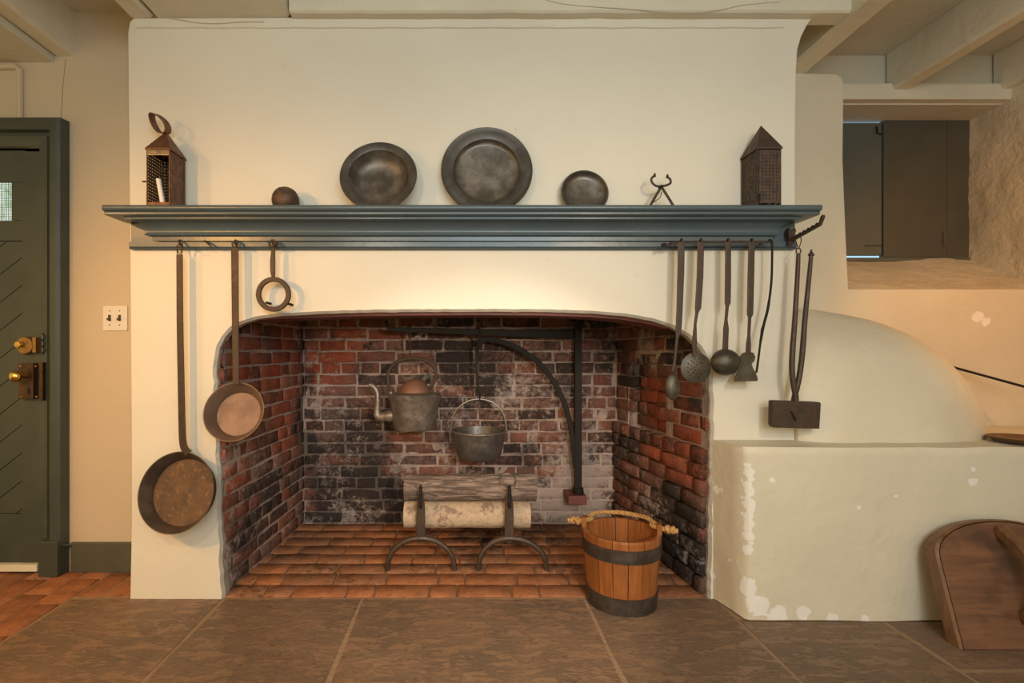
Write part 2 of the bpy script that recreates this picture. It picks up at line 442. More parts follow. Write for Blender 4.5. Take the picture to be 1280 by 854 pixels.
class G:
    """collects shapes for ONE mesh"""
    def __init__(self):
        self.v, self.f = [], []

    def add(self, vs, fs):
        k = len(self.v)
        self.v += [Vector(x) for x in vs]
        self.f += [tuple(i + k for i in f) for f in fs]
        return self

    def box(self, a, b, bev=0.0):
        x0, y0, z0 = a
        x1, y1, z1 = b
        if bev <= 0:
            return self.add([(x0, y0, z0), (x1, y0, z0), (x1, y1, z0), (x0, y1, z0), (x0, y0, z1), (x1, y0, z1), (x1, y1, z1), (x0, y1, z1)],
                            [(0, 3, 2, 1), (4, 5, 6, 7), (0, 1, 5, 4), (1, 2, 6, 5), (2, 3, 7, 6), (3, 0, 4, 7)])
        bm = bmesh.new()
        bmesh.ops.create_cube(bm, size=1)
        for vv in bm.verts:
            vv.co = Vector(((x0 + x1) / 2 + vv.co.x * (x1 - x0), (y0 + y1) / 2 + vv.co.y * (y1 - y0), (z0 + z1) / 2 + vv.co.z * (z1 - z0)))
        bmesh.ops.bevel(bm, geom=bm.edges[:], offset=bev, segments=2, profile=0.7, affect='EDGES')
        bm.verts.index_update()
        self.add([vv.co.copy() for vv in bm.verts], [[q.index for q in ff.verts] for ff in bm.faces])
        bm.free()
        return self

    def tube(self, pts, r, n=8, closed=False):
        pts = [Vector(p) for p in pts]
        m = len(pts)
        rs = r if isinstance(r, (list, tuple)) else [r] * m
        ref = None
        vs, fs = [], []
        for i, p in enumerate(pts):
            if closed:
                t = (pts[(i + 1) % m] - pts[i - 1])
            else:
                t = (pts[min(i + 1, m - 1)] - pts[max(i - 1, 0)])
            t = t.normalized() if t.length > 1e-9 else Vector((0, 0, 1))
            if ref is None:
                ref = t.cross(Vector((0, 1, 0)))
                if ref.length < 0.1:
                    ref = t.cross(Vector((1, 0, 0)))
            ref = (ref - t * ref.dot(t)).normalized()
            bi = t.cross(ref)
            for k in range(n):
                a = 2 * math.pi * k / n
                vs.append(p + (ref * math.cos(a) + bi * math.sin(a)) * rs[i])
        for i in range(m if closed else m - 1):
            for k in range(n):
                fs.append((i * n + k, i * n + (k + 1) % n, ((i + 1) % m) * n + (k + 1) % n, ((i + 1) % m) * n + k))
        if not closed:
            fs.append(tuple(range(n))[::-1])
            fs.append(tuple((m - 1) * n + k for k in range(n)))
        return self.add(vs, fs)

    def strip(self, pts, widths, th, depth_dir=(0, 1, 0)):
        """flat bar: width across the run, th along depth_dir"""
        pts = [Vector(p) for p in pts]
        m = len(pts)
        ws = widths if isinstance(widths, (list, tuple)) else [widths] * m
        ths = th if isinstance(th, (list, tuple)) else [th] * m
        d0 = Vector(depth_dir)
        vs, fs = [], []
        for i, p in enumerate(pts):
            t = (pts[min(i + 1, m - 1)] - pts[max(i - 1, 0)]).normalized()
            s = t.cross(d0).normalized()
            d = s.cross(t).normalized()
            a, b = s * ws[i] / 2, d * ths[i] / 2
            c = 0.25
            for u, q in ((-1, -1 + c), (-1 + c, -1), (1 - c, -1), (1, -1 + c), (1, 1 - c), (1 - c, 1), (-1 + c, 1), (-1, 1 - c)):
                vs.append(p + a * u + b * q)
        for i in range(m - 1):
            for k in range(8):
                fs.append((i * 8 + k, i * 8 + (k + 1) % 8, (i + 1) * 8 + (k + 1) % 8, (i + 1) * 8 + k))
        fs.append(tuple(range(8))[::-1])
        fs.append(tuple((m - 1) * 8 + k for k in range(8)))
        return self.add(vs, fs)

    def lathe(self, prof, origin, axis=(0, 0, 1), seg=40, a0=0.0, a1=None, xdir=None):
        """prof: (radius, height along axis)"""
        o = Vector(origin)
        ax = Vector(axis).normalized()
        x = Vector(xdir) if xdir else (Vector((1, 0, 0)) if abs(ax.x) < 0.9 else Vector((0, 1, 0)))
        x = (x - ax * x.dot(ax)).normalized()
        y = ax.cross(x)
        full = a1 is None
        k = seg if full else seg + 1
        vs, fs = [], []
        for r, h in prof:
            for i in range(k):
                a = (2 * math.pi * i / seg) if full else a0 + (a1 - a0) * i / seg
                vs.append(o + ax * h + (x * math.cos(a) + y * math.sin(a)) * max(r, 1e-5))
        for j in range(len(prof) - 1):
            for i in range(k if full else seg):
                i2 = (i + 1) % k
                fs.append((j * k + i, j * k + i2, (j + 1) * k + i2, (j + 1) * k + i))
        return self.add(vs, fs)

    def prism(self, poly, y0, y1):
        """poly of (x, z) extruded along y"""
        k = len(poly)
        vs = [(x, y0, z) for x, z in poly] + [(x, y1, z) for x, z in poly]
        fs = [tuple(range(k))[::-1], tuple(range(k, 2 * k))] + [(i, (i + 1) % k, k + (i + 1) % k, k + i) for i in range(k)]
        return self.add(vs, fs)

    def xf(self, mat, start=0):
        for i in range(start, len(self.v)):
            self.v[i] = mat @ self.v[i]
        return self

    def build(self, name, mat, parent=None, **kw):
        return mesh(name, self.v, self.f, mat, parent, **kw)


def smooth_path(pts, sub=6):
    pts = [Vector(p) for p in pts]
    out = []
    for i in range(len(pts) - 1):
        p0, p1, p2, p3 = pts[max(i - 1, 0)], pts[i], pts[i + 1], pts[min(i + 2, len(pts) - 1)]
        for k in range(sub):
            t = k / sub
            out.append(0.5 * ((2 * p1) + (p2 - p0) * t + (2 * p0 - 5 * p1 + 4 * p2 - p3) * t * t + (3 * p1 - p0 - 3 * p2 + p3) * t ** 3))
    out.append(pts[-1])
    return out


def dup_piece(src, parent, loc, rot=(0, 0, 0), scale=(1, 1, 1)):
    c = src.copy()
    c.parent = parent
    c.location = Vector(loc) - LOC[parent]
    c.rotation_euler = rot
    c.scale = scale
    COL.objects.link(c)
    return c


# ------------------------------------------------------------------ pools of worn bricks
def brick_mesh(L, H, D, mat, bev=0.005, jit=0.0022, rs=0):
    r = random.Random(rs)
    nx = 3 if L > 0.15 else 2
    vs, fs = [], []
    xs = [-L / 2 + bev + (L - 2 * bev) * i / nx for i in range(nx + 1)]
    zs = [-H / 2 + bev, H / 2 - bev]
    W = nx + 1
    for z in zs:
        for x in xs:
            vs.append((x + r.uniform(-jit, jit), r.uniform(-jit, jit), z + r.uniform(-jit, jit)))
    for i in range(nx):
        fs.append((i, i + 1, W + i + 1, W + i))
    ring = list(range(W)) + [2 * W - 1 - i for i in range(W)]
    out = []
    for k in ring:
        x, y, z = vs[k]
        col, row = k % W, k // W
        ox = -bev if col == 0 else bev if col == nx else 0
        oz = -bev if row == 0 else bev
        out.append(len(vs))
        vs.append((x + ox, bev * 1.1, z + oz))
    bk = []
    for k in out:
        x, y, z = vs[k]
        bk.append(len(vs))
        vs.append((x, D, z))
    n = len(ring)
    for i in range(n):
        j = (i + 1) % n
        fs.append((ring[j], ring[i], out[i], out[j]))
        fs.append((out[j], out[i], bk[i], bk[j]))
    me = bpy.data.meshes.new('brick')
    me.from_pydata(vs, [], fs)
    me.materials.append(M[mat])
    for p in me.polygons:
        p.use_smooth = True
    return me


def brick_pool(mat, H, sizes, D=0.03, k=5, jit=0.0022, bev=0.005):
    return {s: [brick_mesh(s, H, D, mat, bev, jit, i * 31 + int(s * 1000)) for i in range(k)] for s in sizes}


def put_brick(me, parent, loc, rot, scale=(1, 1, 1)):
    o = bpy.data.objects.new('brick', me)
    o.parent = parent
    o.location = Vector(loc) - LOC[parent]
    o.rotation_euler = rot
    o.scale = scale
    COL.objects.link(o)


# ================================================================== SETTING
YB = 1.94      # face of the chimney breast
YL = 2.18      # wall with the door
YR = 2.31      # wall over the oven

# floor ------------------------------------------------------------
floor = G().box((-3.6, -1.6, -0.10), (3.2, 3.0, -0.004)).build('floor', 'joint', kind='structure')


def flag(x0, x1, y0, y1, rs):
    r = random.Random(rs)
    g = 0.008
    x0 += g; x1 -= g; y0 += g; y1 -= g
    nx, ny = 7, 7
    vs, fs = [], []
    for j in range(ny):
        for i in range(nx):
            x, y = x0 + (x1 - x0) * i / (nx - 1), y0 + (y1 - y0) * j / (ny - 1)
            e = (i in (0, nx - 1)) or (j in (0, ny - 1))
            x += r.uniform(-1, 1) * (0.006 if i not in (0, nx - 1) else 0.004)
            y += r.uniform(-1, 1) * (0.006 if j not in (0, ny - 1) else 0.004)
            vs.append((x, y, (-0.0025 if e else r.uniform(-0.001, 0.0015))))
    for j in range(ny - 1):
        for i in range(nx - 1):
            fs.append((j * nx + i, j * nx + i + 1, (j + 1) * nx + i + 1, (j + 1) * nx + i))
    ring = [i for i in range(nx)] + [j * nx + nx - 1 for j in range(1, ny)] + [(ny - 1) * nx + i for i in range(nx - 2, -1, -1)] + [j * nx for j in range(ny - 2, 0, -1)]
    lo = []
    for k in ring:
        lo.append(len(vs)); vs.append((vs[k][0], vs[k][1], -0.03))
    for i in range(len(ring)):
        j = (i + 1) % len(ring)
        fs.append((ring[i], lo[i], lo[j], ring[j]))
    mesh('flagstone', vs, fs, 'flag', floor, smooth=True)


for i, (x0, x1, y0, y1) in enumerate([(-1.49, -0.91, 1.0, 1.945), (-0.91, -0.385, 0.9, 1.945), (-0.385, 0.455, 1.05, 1.945), (0.455, 0.955, 0.95, 1.945),
                                      (0.955, 1.455, 1.0, 1.80), (1.455, 2.65, 1.50, 1.80), (1.455, 2.65, 0.6, 1.50),
                                      (-1.49, -0.8, -0.2, 1.0), (-0.8, -0.385, -0.2, 0.9), (-0.385, 0.455, -0.2, 1.05), (0.455, 0.955, -0.2, 0.95), (0.955, 1.455, -0.2, 1.0)]):
    flag(x0, x1, y0, y1, i)

G().box((-0.99, 1.946, -0.02), (0.99, 2.84, -0.0028)).build('hearth_bed', 'paver_joint', floor)
fp = brick_pool('paver', 0.099, (0.205, 0.10), 0.025, 5, 0.0010, 0.0022)
rr = random.Random(3)
FL = math.radians(-90)
for row in range(9):                                     # hearth bricks
    y = 1.948 + 0.052 + row * 0.104
    if y > 2.83: break
    x = -0.97 + (-0.10 if row % 2 else 0) + rr.uniform(-0.02, 0.02)
    while x < 0.98:
        s = 0.205 if rr.random() < 0.85 else 0.10
        if x + s > -0.97 and x < 0.96:
            put_brick(rr.choice(fp[s]), floor, (x + s / 2, y, rr.uniform(0.0, 0.0022)), (FL, 0, rr.uniform(-0.012, 0.012)), (rr.uniform(0.97, 1.0), 1, rr.uniform(0.96, 1.0)))
        x += s + 0.007
for c in range(10):                                      # bricks by the door, laid front to back
    x = -1.545 - c * 0.107
    y = 1.25 - (0.1 if c % 2 else 0) + rr.uniform(-0.02, 0.02)
    while y < YL + 0.02:
        put_brick(rr.choice(fp[0.205]), floor, (x, y + 0.1, rr.uniform(-0.0005, 0.002)), (FL, 0, math.pi / 2 + rr.uniform(-0.02, 0.02)), (1, 1, 1))
        y += 0.212
for c in range(2):
    for k in range(2):
        put_brick(rr.choice(fp[0.205]), floor, (-1.44 + c * 0.107, 2.06, -0.003), (FL, 0, math.pi / 2 + rr.uniform(-0.02, 0.02)), (1, 1, 1)) if k == 0 else None

# chimney breast ---------------------------------------------------
ARCH = [(280, 748), (277, 690), (275, 620), (272, 540), (270, 470), (270, 450), (273, 435), (280, 422), (290, 411), (303, 404), (320, 399), (345, 395.5), (385, 393), (440, 391),
        (510, 390), (600, 389.5), (680, 390), (740, 392), (780, 395), (815, 401), (840, 409), (860, 420), (875, 435), (884, 450), (888, 470), (889, 550), (888, 620), (886, 700), (885, 748)]
arch = [(p.x, p.z) for p in (P(x, y, YB) for x, y in ARCH)]
arch[0] = (arch[0][0], -0.01); arch[-1] = (arch[-1][0], -0.01)
fine = []
r2 = random.Random(11)
for (xa, za), (xb, zb) in zip(arch[:-1], arch[1:]):
    L = math.hypot(xb - xa, zb - za); k = max(1, int(L / 0.025)); side = abs(zb - za) > abs(xb - xa) * 2
    for i in range(k):
        t = i / k; j = 0.0035 if side and xa < 0 or side else 0.0008
        fine.append((xa + (xb - xa) * t + r2.uniform(-j, j), za + (zb - za) * t + r2.uniform(-0.001, 0.001)))
fine.append(arch[-1])
left_edge = [(163, 748), (165, 650), (165, 560), (164, 420), (163, 300), (162, 200), (161, 100), (160.5, 40), (163, 27), (168, 23)]
right_edge = [(1018, 19), (1009, 30), (1001, 46), (996.5, 62), (994.5, 90), (993.5, 150), (993, 300), (993, 560), (993, 748)]
outer = [(P(x, y, YB).x, P(x, y, YB).z) for x, y in left_edge + right_edge]
outer[0] = (outer[0][0], -0.01); outer[-1] = (outer[-1][0], -0.01)
nf = len(fine)
wide = []
for i, (x, z) in enumerate(fine):
    (xa, za), (xb, zb) = fine[max(i - 4, 0)], fine[min(i + 4, nf - 1)]
    L = math.hypot(xb - xa, zb - za)
    wide.append((x - (zb - za) / L * 0.010, z + (xb - xa) / L * 0.010))
TH = 0.045
no = len(outer)
inner, edge = fine[::-1], wide[::-1]
kk = no + nf
vs = [(x, YB, z) for x, z in outer + edge] + [(x, YB + TH, z) for x, z in outer + inner] + [(x, YB + 0.010, z) for x, z in inner]
fs = [tuple(range(kk))[::-1], tuple(range(kk, 2 * kk))]
mi = [0, 0]
for i in range(no - 1):
    fs.append((i, i + 1, kk + i + 1, kk + i)); mi.append(0)
for i in range(nf - 1):
    a, b, m_ = no + i, no + i + 1, 2 * kk + i
    fs.append((a, b, m_ + 1, m_)); fs.append((m_, m_ + 1, kk + b, kk + a)); mi += [1, 1]
g = G().add(vs, fs)
for a, b in (((-1.262, YB + TH, -0.01), (-0.958, 2.95, 2.2)), ((0.965, YB + TH, -0.01), (1.250, 2.95, 2.2)), ((-0.958, YB + TH + 0.2, 1.3), (0.965, YB + TH + 0.24, 2.2)), ((-0.958, 2.80, -0.01), (0.965, 2.95, 2.2))):
    g.box(a, b)
mi += [0] * (len(g.f) - len(mi))
g.build('wall_back', None, mats=['cream', 'reveal'], midx=mi, kind='structure', label='cream painted chimney breast with a wide arched hearth opening')

# lintel over the hearth opening, dark red
bot = [p for p in arch if -0.80 < p[0] < 0.84 and p[1] > 0.9]
lp = [(bot[0][0], 1.32)] + [(x, z - 0.010 + 0.05 * max(0, abs(x - 0.03) - 0.66)) for x, z in bot] + [(bot[-1][0], 1.32)]
G().prism(lp, YB + TH + 0.0005, YB + 0.20).build('trim_1', 'lintel', kind='structure', label='dark red painted lintel edge under the cream hearth arch')

# hearth walls -----------------------------------------------------
pools = {k: brick_pool('brick_' + k, 0.0555, (0.205, 0.135, 0.098), 0.03, 6, 0.0026, 0.0045) for k in ('back', 'left', 'right')}


def brick_wall(parent, key, p0, p1, ztop, skip=None, offs=None, course=0.0622, rs=1, jy=0.0025):
    r = random.Random(rs)
    p0, p1 = Vector(p0), Vector(p1)
    L = (p1 - p0).length
    du = (p1 - p0) / L
    ang = math.atan2(du.y, du.x)
    into = Vector((-du.y, du.x, 0))
    row, z = 0, 0.004
    while z + course < ztop:
        u = -0.11 * (row % 2) + r.uniform(-0.03, 0.02)
        allhead = (row % 5 == 3)
        while u < L - 0.02:
            q = r.random()
            s = 0.098 if (allhead and q < 0.85) or q < 0.16 else 0.135 if q < 0.24 else 0.205
            a, b = max(u, 0.0), min(u + s, L)
            if b - a > 0.03:
                uc, zc = (a + b) / 2, z + course / 2
                if not (skip and skip(uc, zc)):
                    o = (offs(uc, zc) if offs else 0.0) + r.uniform(-jy, jy)
                    loc = p0 + du * uc - into * o
                    put_brick(r.choice(pools[key][s]), parent, (loc.x, loc.y, zc + r.uniform(-0.002, 0.002)),
                              (r.uniform(-0.012, 0.012), r.uniform(-0.014, 0.014), ang + r.uniform(-0.008, 0.008)),
                              ((b - a) / s * r.uniform(0.97, 1.0), 1, r.uniform(0.94, 1.02)))
            u += s + 0.0075
        z += course
        row += 1


def backing(name, key, p0, p1, ztop, into_d, label, hole=None, step=0.035):
    """mortar bed behind the bricks, gently uneven"""
    p0, p1 = Vector(p0), Vector(p1)
    L = (p1 - p0).length
    du = (p1 - p0) / L
    into = Vector((-du.y, du.x, 0))
    nu, nz = int(L / step) + 1, int(ztop / step) + 1
    vs, fs = [], []
    for j in range(nz + 1):
        for i in range(nu + 1):
            u, z = L * i / nu, ztop * j / nz
            p = p0 + du * u + into * (into_d + 0.003 * mnoise.noise((u * 9, z * 9, p0.x * 5)))
            vs.append((p.x, p.y, z - 0.015))
    for j in range(nz):
        for i in range(nu):
            if hole and hole(L * (i + .5) / nu, ztop * (j + .5) / nz):
                continue
            a = j * (nu + 1) + i
            fs.append((a, a + 1, a + nu + 2, a + nu + 1))
    return mesh(name, vs, fs, 'mortar_' + key, smooth=True, kind='structure', label=label)


BL, BRt = (-0.866, 2.77, 0), (0.822, 2.77, 0)
FLp, FRp = (-0.917, 1.962, 0), (0.930, 1.962, 0)
wb = backing('wall_hearth_back', 'back', (-0.95, 2.77, 0), (0.93, 2.77, 0), 2.2, 0.004, 'sooty brick back wall of the hearth')
brick_wall(wb, 'back', BL, BRt, 1.25, rs=5)
wl = backing('wall_hearth_left', 'left', FLp, (-0.866, 2.80, 0), 2.2, 0.004, 'orange red and sooty brick side wall below the skillet')
brick_wall(wl, 'left', FLp, BL, 1.25, rs=9)

# right wall runs from back to front; u grows towards the room
LR = (Vector(FRp) - Vector(BRt)).length
N0, N1, NZ0, NZ1 = 0.17, 0.52, 0.562, 0.94       # alcove in the right wall


def in_niche(u, z, m=0.0):
    if not (N0 - m < u < N1 + m and z > NZ0): return False
    c = (N0 + N1) / 2; h = (N1 - N0) / 2 + m
    zt = NZ1 - 0.16 + 0.16 * math.sqrt(max(0, 1 - ((u - c) / h) ** 2)) + m
    return z < zt


wr = backing('wall_hearth_right', 'right', (0.820, 2.80, 0), FRp, 2.2, 0.004, 'brick side wall of the hearth with a small arched alcove', hole=lambda u, z: in_niche(u - 0.03, z), step=0.022)
brick_wall(wr, 'right', BRt, FRp, 1.25, skip=lambda u, z: in_niche(u, z, -0.012), offs=lambda u, z: 0.022 if z < NZ0 else 0.0, rs=14)
# the alcove's lining and the bricks that close it
du = (Vector(FRp) - Vector(BRt)).normalized(); into = Vector((-du.y, du.x, 0))


def rw(u, d, z):
    p = Vector(BRt) + du * u + into * d
    return (p.x, p.y, z)


prof = [(N0 - .03, NZ0 - .02)] + [(N0 - .015 if i == 0 else (N1 + .015 if i == 12 else (N0 + N1) / 2 - (N1 - N0 + .03) / 2 * math.cos(math.pi * i / 12)), NZ1 - 0.16 + 0.18 * math.sin(math.pi * i / 12)) for i in range(13)] + [(N1 + .03, NZ0 - .02)]
vs = [rw(u, 0.0, z) for u, z in prof] + [rw(u + (0.022 if u < .3 else -.02), 0.060, z - 0.008) for u, z in prof]
k = len(prof)
fs = [(i, (i + 1) % k, k + (i + 1) % k, k + i) for i in range(k)] + [tuple(range(k, 2 * k))]
mesh('alcove_lining', vs, fs, 'mortar_right', wr, smooth=False, label='pale mortar lining of the alcove')
r = random.Random(4)
for row in range(6):
    z = NZ0 + 0.031 + row * 0.0625
    u = N0 - 0.01 - (0.10 if row % 2 else 0)
    c_ = (N0 + N1) / 2
    hw = (N1 - N0) / 2 * math.sqrt(max(0.0, 1 - max(0.0, (z - NZ1 + 0.16) / 0.17) ** 2)) - 0.004
    while u < N1 and hw > 0.03:
        a, b = max(u, c_ - hw), min(u + 0.205, c_ + hw)
        if b - a > 0.03:
            put_brick(r.choice(pools['right'][0.205]), wr, rw((a + b) / 2, 0.038 + r.uniform(-.003, .003), z), (0, 0, math.atan2(du.y, du.x)), ((b - a) / 0.205, 1, 1))
        u += 0.212

# wall with the door -----------------------------------------------
DX0, DX1, DZ = -2.62, -1.775, 1.80
g = G()
g.prism([(-3.6, -0.01), (DX0, -0.01), (DX0, DZ), (DX1, DZ), (DX1, -0.01), (-1.20, -0.01), (-1.20, 2.45), (-3.6, 2.45)], YL, YL + 0.22)
g.build('wall_left', 'cream_left_warm_shade', kind='structure', label='cream wall with warm shade painted in, between the door and the chimney breast')
G().box((-1.665, YL - 0.016, 0), (-1.262, YL, 0.125), 0.004).build('baseboard_left', 'skirting', kind='structure', label='short green painted skirting beside the door')
# slim raised casing on the wall over the door
G().tube([P(-60, 84, YL - .008), P(20, 83, YL - .008), P(24.5, 87, YL - .008), P(25, 150, YL - .008)], 0.013, 8).build('trim_2', 'cream_left_warm_shade', kind='structure', label='painted wall casing bending down over the door frame')

G().tube(smooth_path([P(82, 74, YL), P(80, 95, YL), P(78, 118, YL), P(76.5, 150, YL)], 4), 0.0012, 5).build('crack', 'joint', bpy.data.objects['wall_left'])
# wall over the oven ------------------------------------------------
ZS = 1.215
jamb = [(1053, 380), (1060, 362), (1057, 300), (1053, 200), (1054, 110), (1052, 97), (1045, 93), (1000, 92)]
jw = [(P(x, y, YR).x, P(x, y, YR).z) for x, y in jamb]
jp = [(1.2, -0.01), (2.66, -0.01), (2.66, ZS), (jw[1][0], ZS)] + jw[2:] + [(1.2, 2.187)]
G().prism(jp, YR, YR + 0.30).build('wall_right', 'oven_wall', kind='structure', label='cream wall above the oven beside the window recess')
# window recess: sloping sill, rough reveal, upper wall
YW, XW = 2.67, 2.63


def rough_grid(name, fn, nu, nv, amp, seed, mat, label, fr=7):
    vs, fs = [], []
    for j in range(nv + 1):
        for i in range(nu + 1):
            p, nrm = fn(i / nu, j / nv)
            e = 0.0 if (i in (0, nu) or j in (0, nv)) else 1.0
            d = amp * (mnoise.noise((p.x * fr + seed, p.y * fr, p.z * fr)) + 0.6 * mnoise.noise((p.x * fr * 2.7, p.y * fr * 2.7 + seed, p.z * fr * 2.7)))
            vs.append(p + nrm * d * e)
    for j in range(nv):
        for i in range(nu):
            a = j * (nu + 1) + i
            fs.append((a, a + 1, a + nu + 2, a + nu + 1))
    return mesh(name, vs, fs, mat, smooth=True, kind='structure', label=label)


rough_grid('wall_window_reveal', lambda u, v: (Vector((XW, -0.2 + (YW + 0.08 + 0.2) * u, 2.42 * v)), Vector((-1, 0, 0))), 90, 60, 0.012, 2, 'rough', 'rough plastered stone wall right of the shuttered window')
rough_grid('wall_window_sill', lambda u, v: (Vector((1.60 + 1.05 * u, YR + 0.001 + (YW - YR + 0.02) * v, ZS - 0.002 + 0.212 * v + 0.01 * math.sin(9 * u) * v)), Vector((0, -0.5, 0.86))), 36, 14, 0.008, 5, 'rough', 'sloping plastered sill with bare stone patches under the window')
G().box((1.2, 2.50, 2.14), (2.72, 2.72, 2.45)).build('wall_window_top', 'ceiling', kind='structure', label='painted wall above the window recess between the joists')
G().box((1.3, 2.455, 2.146), (2.64, 2.70, 2.222), 0.006).build('trim_3', 'beam', kind='structure', label='painted head beam over the shuttered window')
G().box((1.2, YW + 0.05, 1.2), (2.72, YW + 0.16, 2.3)).build('wall_window_back', 'rough', kind='structure')

# ceiling -----------------------------------------------------------
ceil = G().box((-3.6, -1.6, 2.38), (3.2, 3.0, 2.46)).build('ceiling', 'ceiling', kind='structure', label='painted ceiling with old joists')
G().box((-3.6, -1.2, 2.166), (-1.745, YL, 2.379), 0.004).build('ceiling_panel', 'ceiling', ceil, label='lower plastered bay left of the joist')


def joist(x0, x1, y0, y1, z0, seed, nm='joist'):
    k = 24
    vs, fs = [], []
    for i in range(k + 1):
        y = y0 + (y1 - y0) * i / k
        j = lambda q: 0.006 * mnoise.noise((q * 3.1 + seed, y * 4, seed))
        vs += [(x0 + j(1), y, 2.379), (x0 + j(2), y, z0 + 0.010 + j(3)), (x0 + 0.012 + j(2), y, z0 + j(4)), (x1 - 0.012 + j(5), y, z0 + j(6)), (x1 + j(5), y, z0 + 0.010 + j(7)), (x1 + j(8), y, 2.379)]
    for i in range(k):
        for q in range(5):
            fs.append((i * 6 + q, i * 6 + q + 1, (i + 1) * 6 + q + 1, (i + 1) * 6 + q))
    fs += [tuple(range(6)), tuple(k * 6 + q for q in range(6))]
    mesh(nm, vs, fs, 'beam', ceil)


joist(-1.742, -1.655, -1.2, YL, 2.192, 1)
joist(-1.262, -1.178, -1.2, YB - 0.002, 2.196, 2)
joist(-1.168, -0.655, -1.2, YB - 0.002, 2.200, 3)
joist(1.437, 1.545, -1.2, YR, 2.192, 5)
joist(2.055, 2.135, -1.2, 2.49, 2.192, 6)
joist(2.575, 2.70, -1.2, 2.49, 2.192, 7)
# trimmer beam across the head of the breast
k = 40
vs, fs = [], []
for i in range(k + 1):
    x = -0.648 + (1.436 + 0.648) * i / k
    j = 0.004 * mnoise.noise((x * 5, 2.2, 1)); b = 0.003 * mnoise.noise((x * 9, 5.2, 1))
    vs += [(x, 1.895 + j, 2.379), (x, 1.897 + j, 2.200 + b), (x, 1.905 + j, 2.194 + b), (x, 1.975, 2.194 + b), (x, 1.975, 2.379)]
for i in range(k):
    for q in range(4):
        fs.append((i * 5 + q, i * 5 + q + 1, (i + 1) * 5 + q + 1, (i + 1) * 5 + q))
fs += [tuple(range(5)), tuple(k * 5 + q for q in range(5))]
mesh('trimmer_beam', vs, fs, 'beam', ceil)
# plaster lip at the head of the breast
G().tube([(x / 20 - 1.24, YB - 0.002, 2.163 + 0.0015 * math.sin(x * 1.7)) for x in range(50)], 0.005, 6).build('plaster_lip', 'cream', ceil)

# window with shutters ----------------------------------------------
wn = thing('window_1', (2.1, YW, 1.42), None, None, kind='structure')
G().box((1.45, YW + 0.035, 1.42), (XW + 0.01, YW + 0.05, 2.15)).build('pane', (lambda q: (setattr(q, 'name', 'daylight_glass'), q)[1])(NT('daylight_glass').done((0.2, 0.3, 0.4), 0.1)), wn)
pm = wn.children[0].data.materials[0]
pb = pm.node_tree.nodes['Principled BSDF']
pb.inputs['Emission Color'].default_value = (0.45, 0.75, 1.0, 1)
pb.inputs['Emission Strength'].default_value = 1.2
zb, zt = 1.437, 2.128
G().box((1.45, YW, zb), (1.72, YW + 0.03, zt), 0.004).build('shutter', 'shutter', wn)
G().box((1.722, YW + 0.001, zb), (2.180, YW + 0.03, zt), 0.004).build('shutter', 'shutter', wn)
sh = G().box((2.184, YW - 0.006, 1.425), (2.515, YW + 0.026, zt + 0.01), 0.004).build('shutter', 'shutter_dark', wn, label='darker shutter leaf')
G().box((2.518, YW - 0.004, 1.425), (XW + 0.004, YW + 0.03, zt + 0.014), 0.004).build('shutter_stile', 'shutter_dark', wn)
G().box((1.45, YW - 0.012, 1.405), (XW, YW + 0.03, 1.424), 0.004).build('window_frame', 'shutter', wn)
G().box((2.09, YW - 0.004, 1.485), (2.50, YW + 0.002, 1.4875)).build('shutter_joint', 'iron', sh)
G().tube([P(1096, 158, YW - .004), P(1097, 166, YW - .012), P(1102, 168, YW - .012)], 0.004, 6).build('latch', 'iron', wn)
G().box((2.49, YW - 0.012, 1.48), (2.515, YW, 1.56), 0.003).build('hinge', 'shutter_dark', wn)

# door ---------------------------------------------------------------
dr = thing('door_1', (-2.2, YL, 0), 'dark green door of slanting boards with a rim lock and small window', None, kind='structure')
YD = 2.165
XR, XS = -1.79, -1.868
pw = 0.118
# slanting boards, each its own piece (mirrored chevrons meet at the middle)
XC = -2.20


def clip_poly(poly, a, b, c):
    out = []
    for i in range(len(poly)):
        p, q = poly[i], poly[(i + 1) % len(poly)]
        dp, dq = a * p[0] + b * p[1] - c, a * q[0] + b * q[1] - c
        if dp <= 0: out.append(p)
        if (dp <= 0) != (dq <= 0):
            t = dp / (dp - dq); out.append((p[0] + (q[0] - p[0]) * t, p[1] + (q[1] - p[1]) * t))
    return out


Z0, Z1 = 0.25, 1.40
for sgn in (1, -1):
    for i in range(-4, 13):
        za = Z0 + i * pw
        band = [(XC, za), (XS, za + (XS - XC) * 0.78), (XS, za + (XS - XC) * 0.78 + pw - 0.004), (XC, za + pw - 0.004)]
        band = clip_poly(band, 0, 1, Z1); band = clip_poly(band, 0, -1, -Z0) if band else band
        if len(band) < 3: continue
        if sgn < 0: band = [(2 * XC - x, z) for x, z in band][::-1]
        G().prism(band, YD, YD + 0.02).build('plank', 'door', dr)
G().box((2 * XC - XS, YD + 0.012, 0.04), (XS, YD + 0.04, 1.79)).build('door_backing', 'door', dr)
for a, b in (((XS + 0.0015, YD - 0.004, 0.045), (XR, YD + 0.04, 1.78)), ((2 * XC - XR, YD - 0.004, 0.045), (2 * XC - XS - 0.0015, YD + 0.04, 1.78))):
    G().box(a, b, 0.002).build('stile', 'door', dr)
G().box((2 * XC - XS, YD - 0.002, 0.045), (XS, YD + 0.02, Z0 - 0.003), 0.002).build('bottom_rail', 'door', dr)
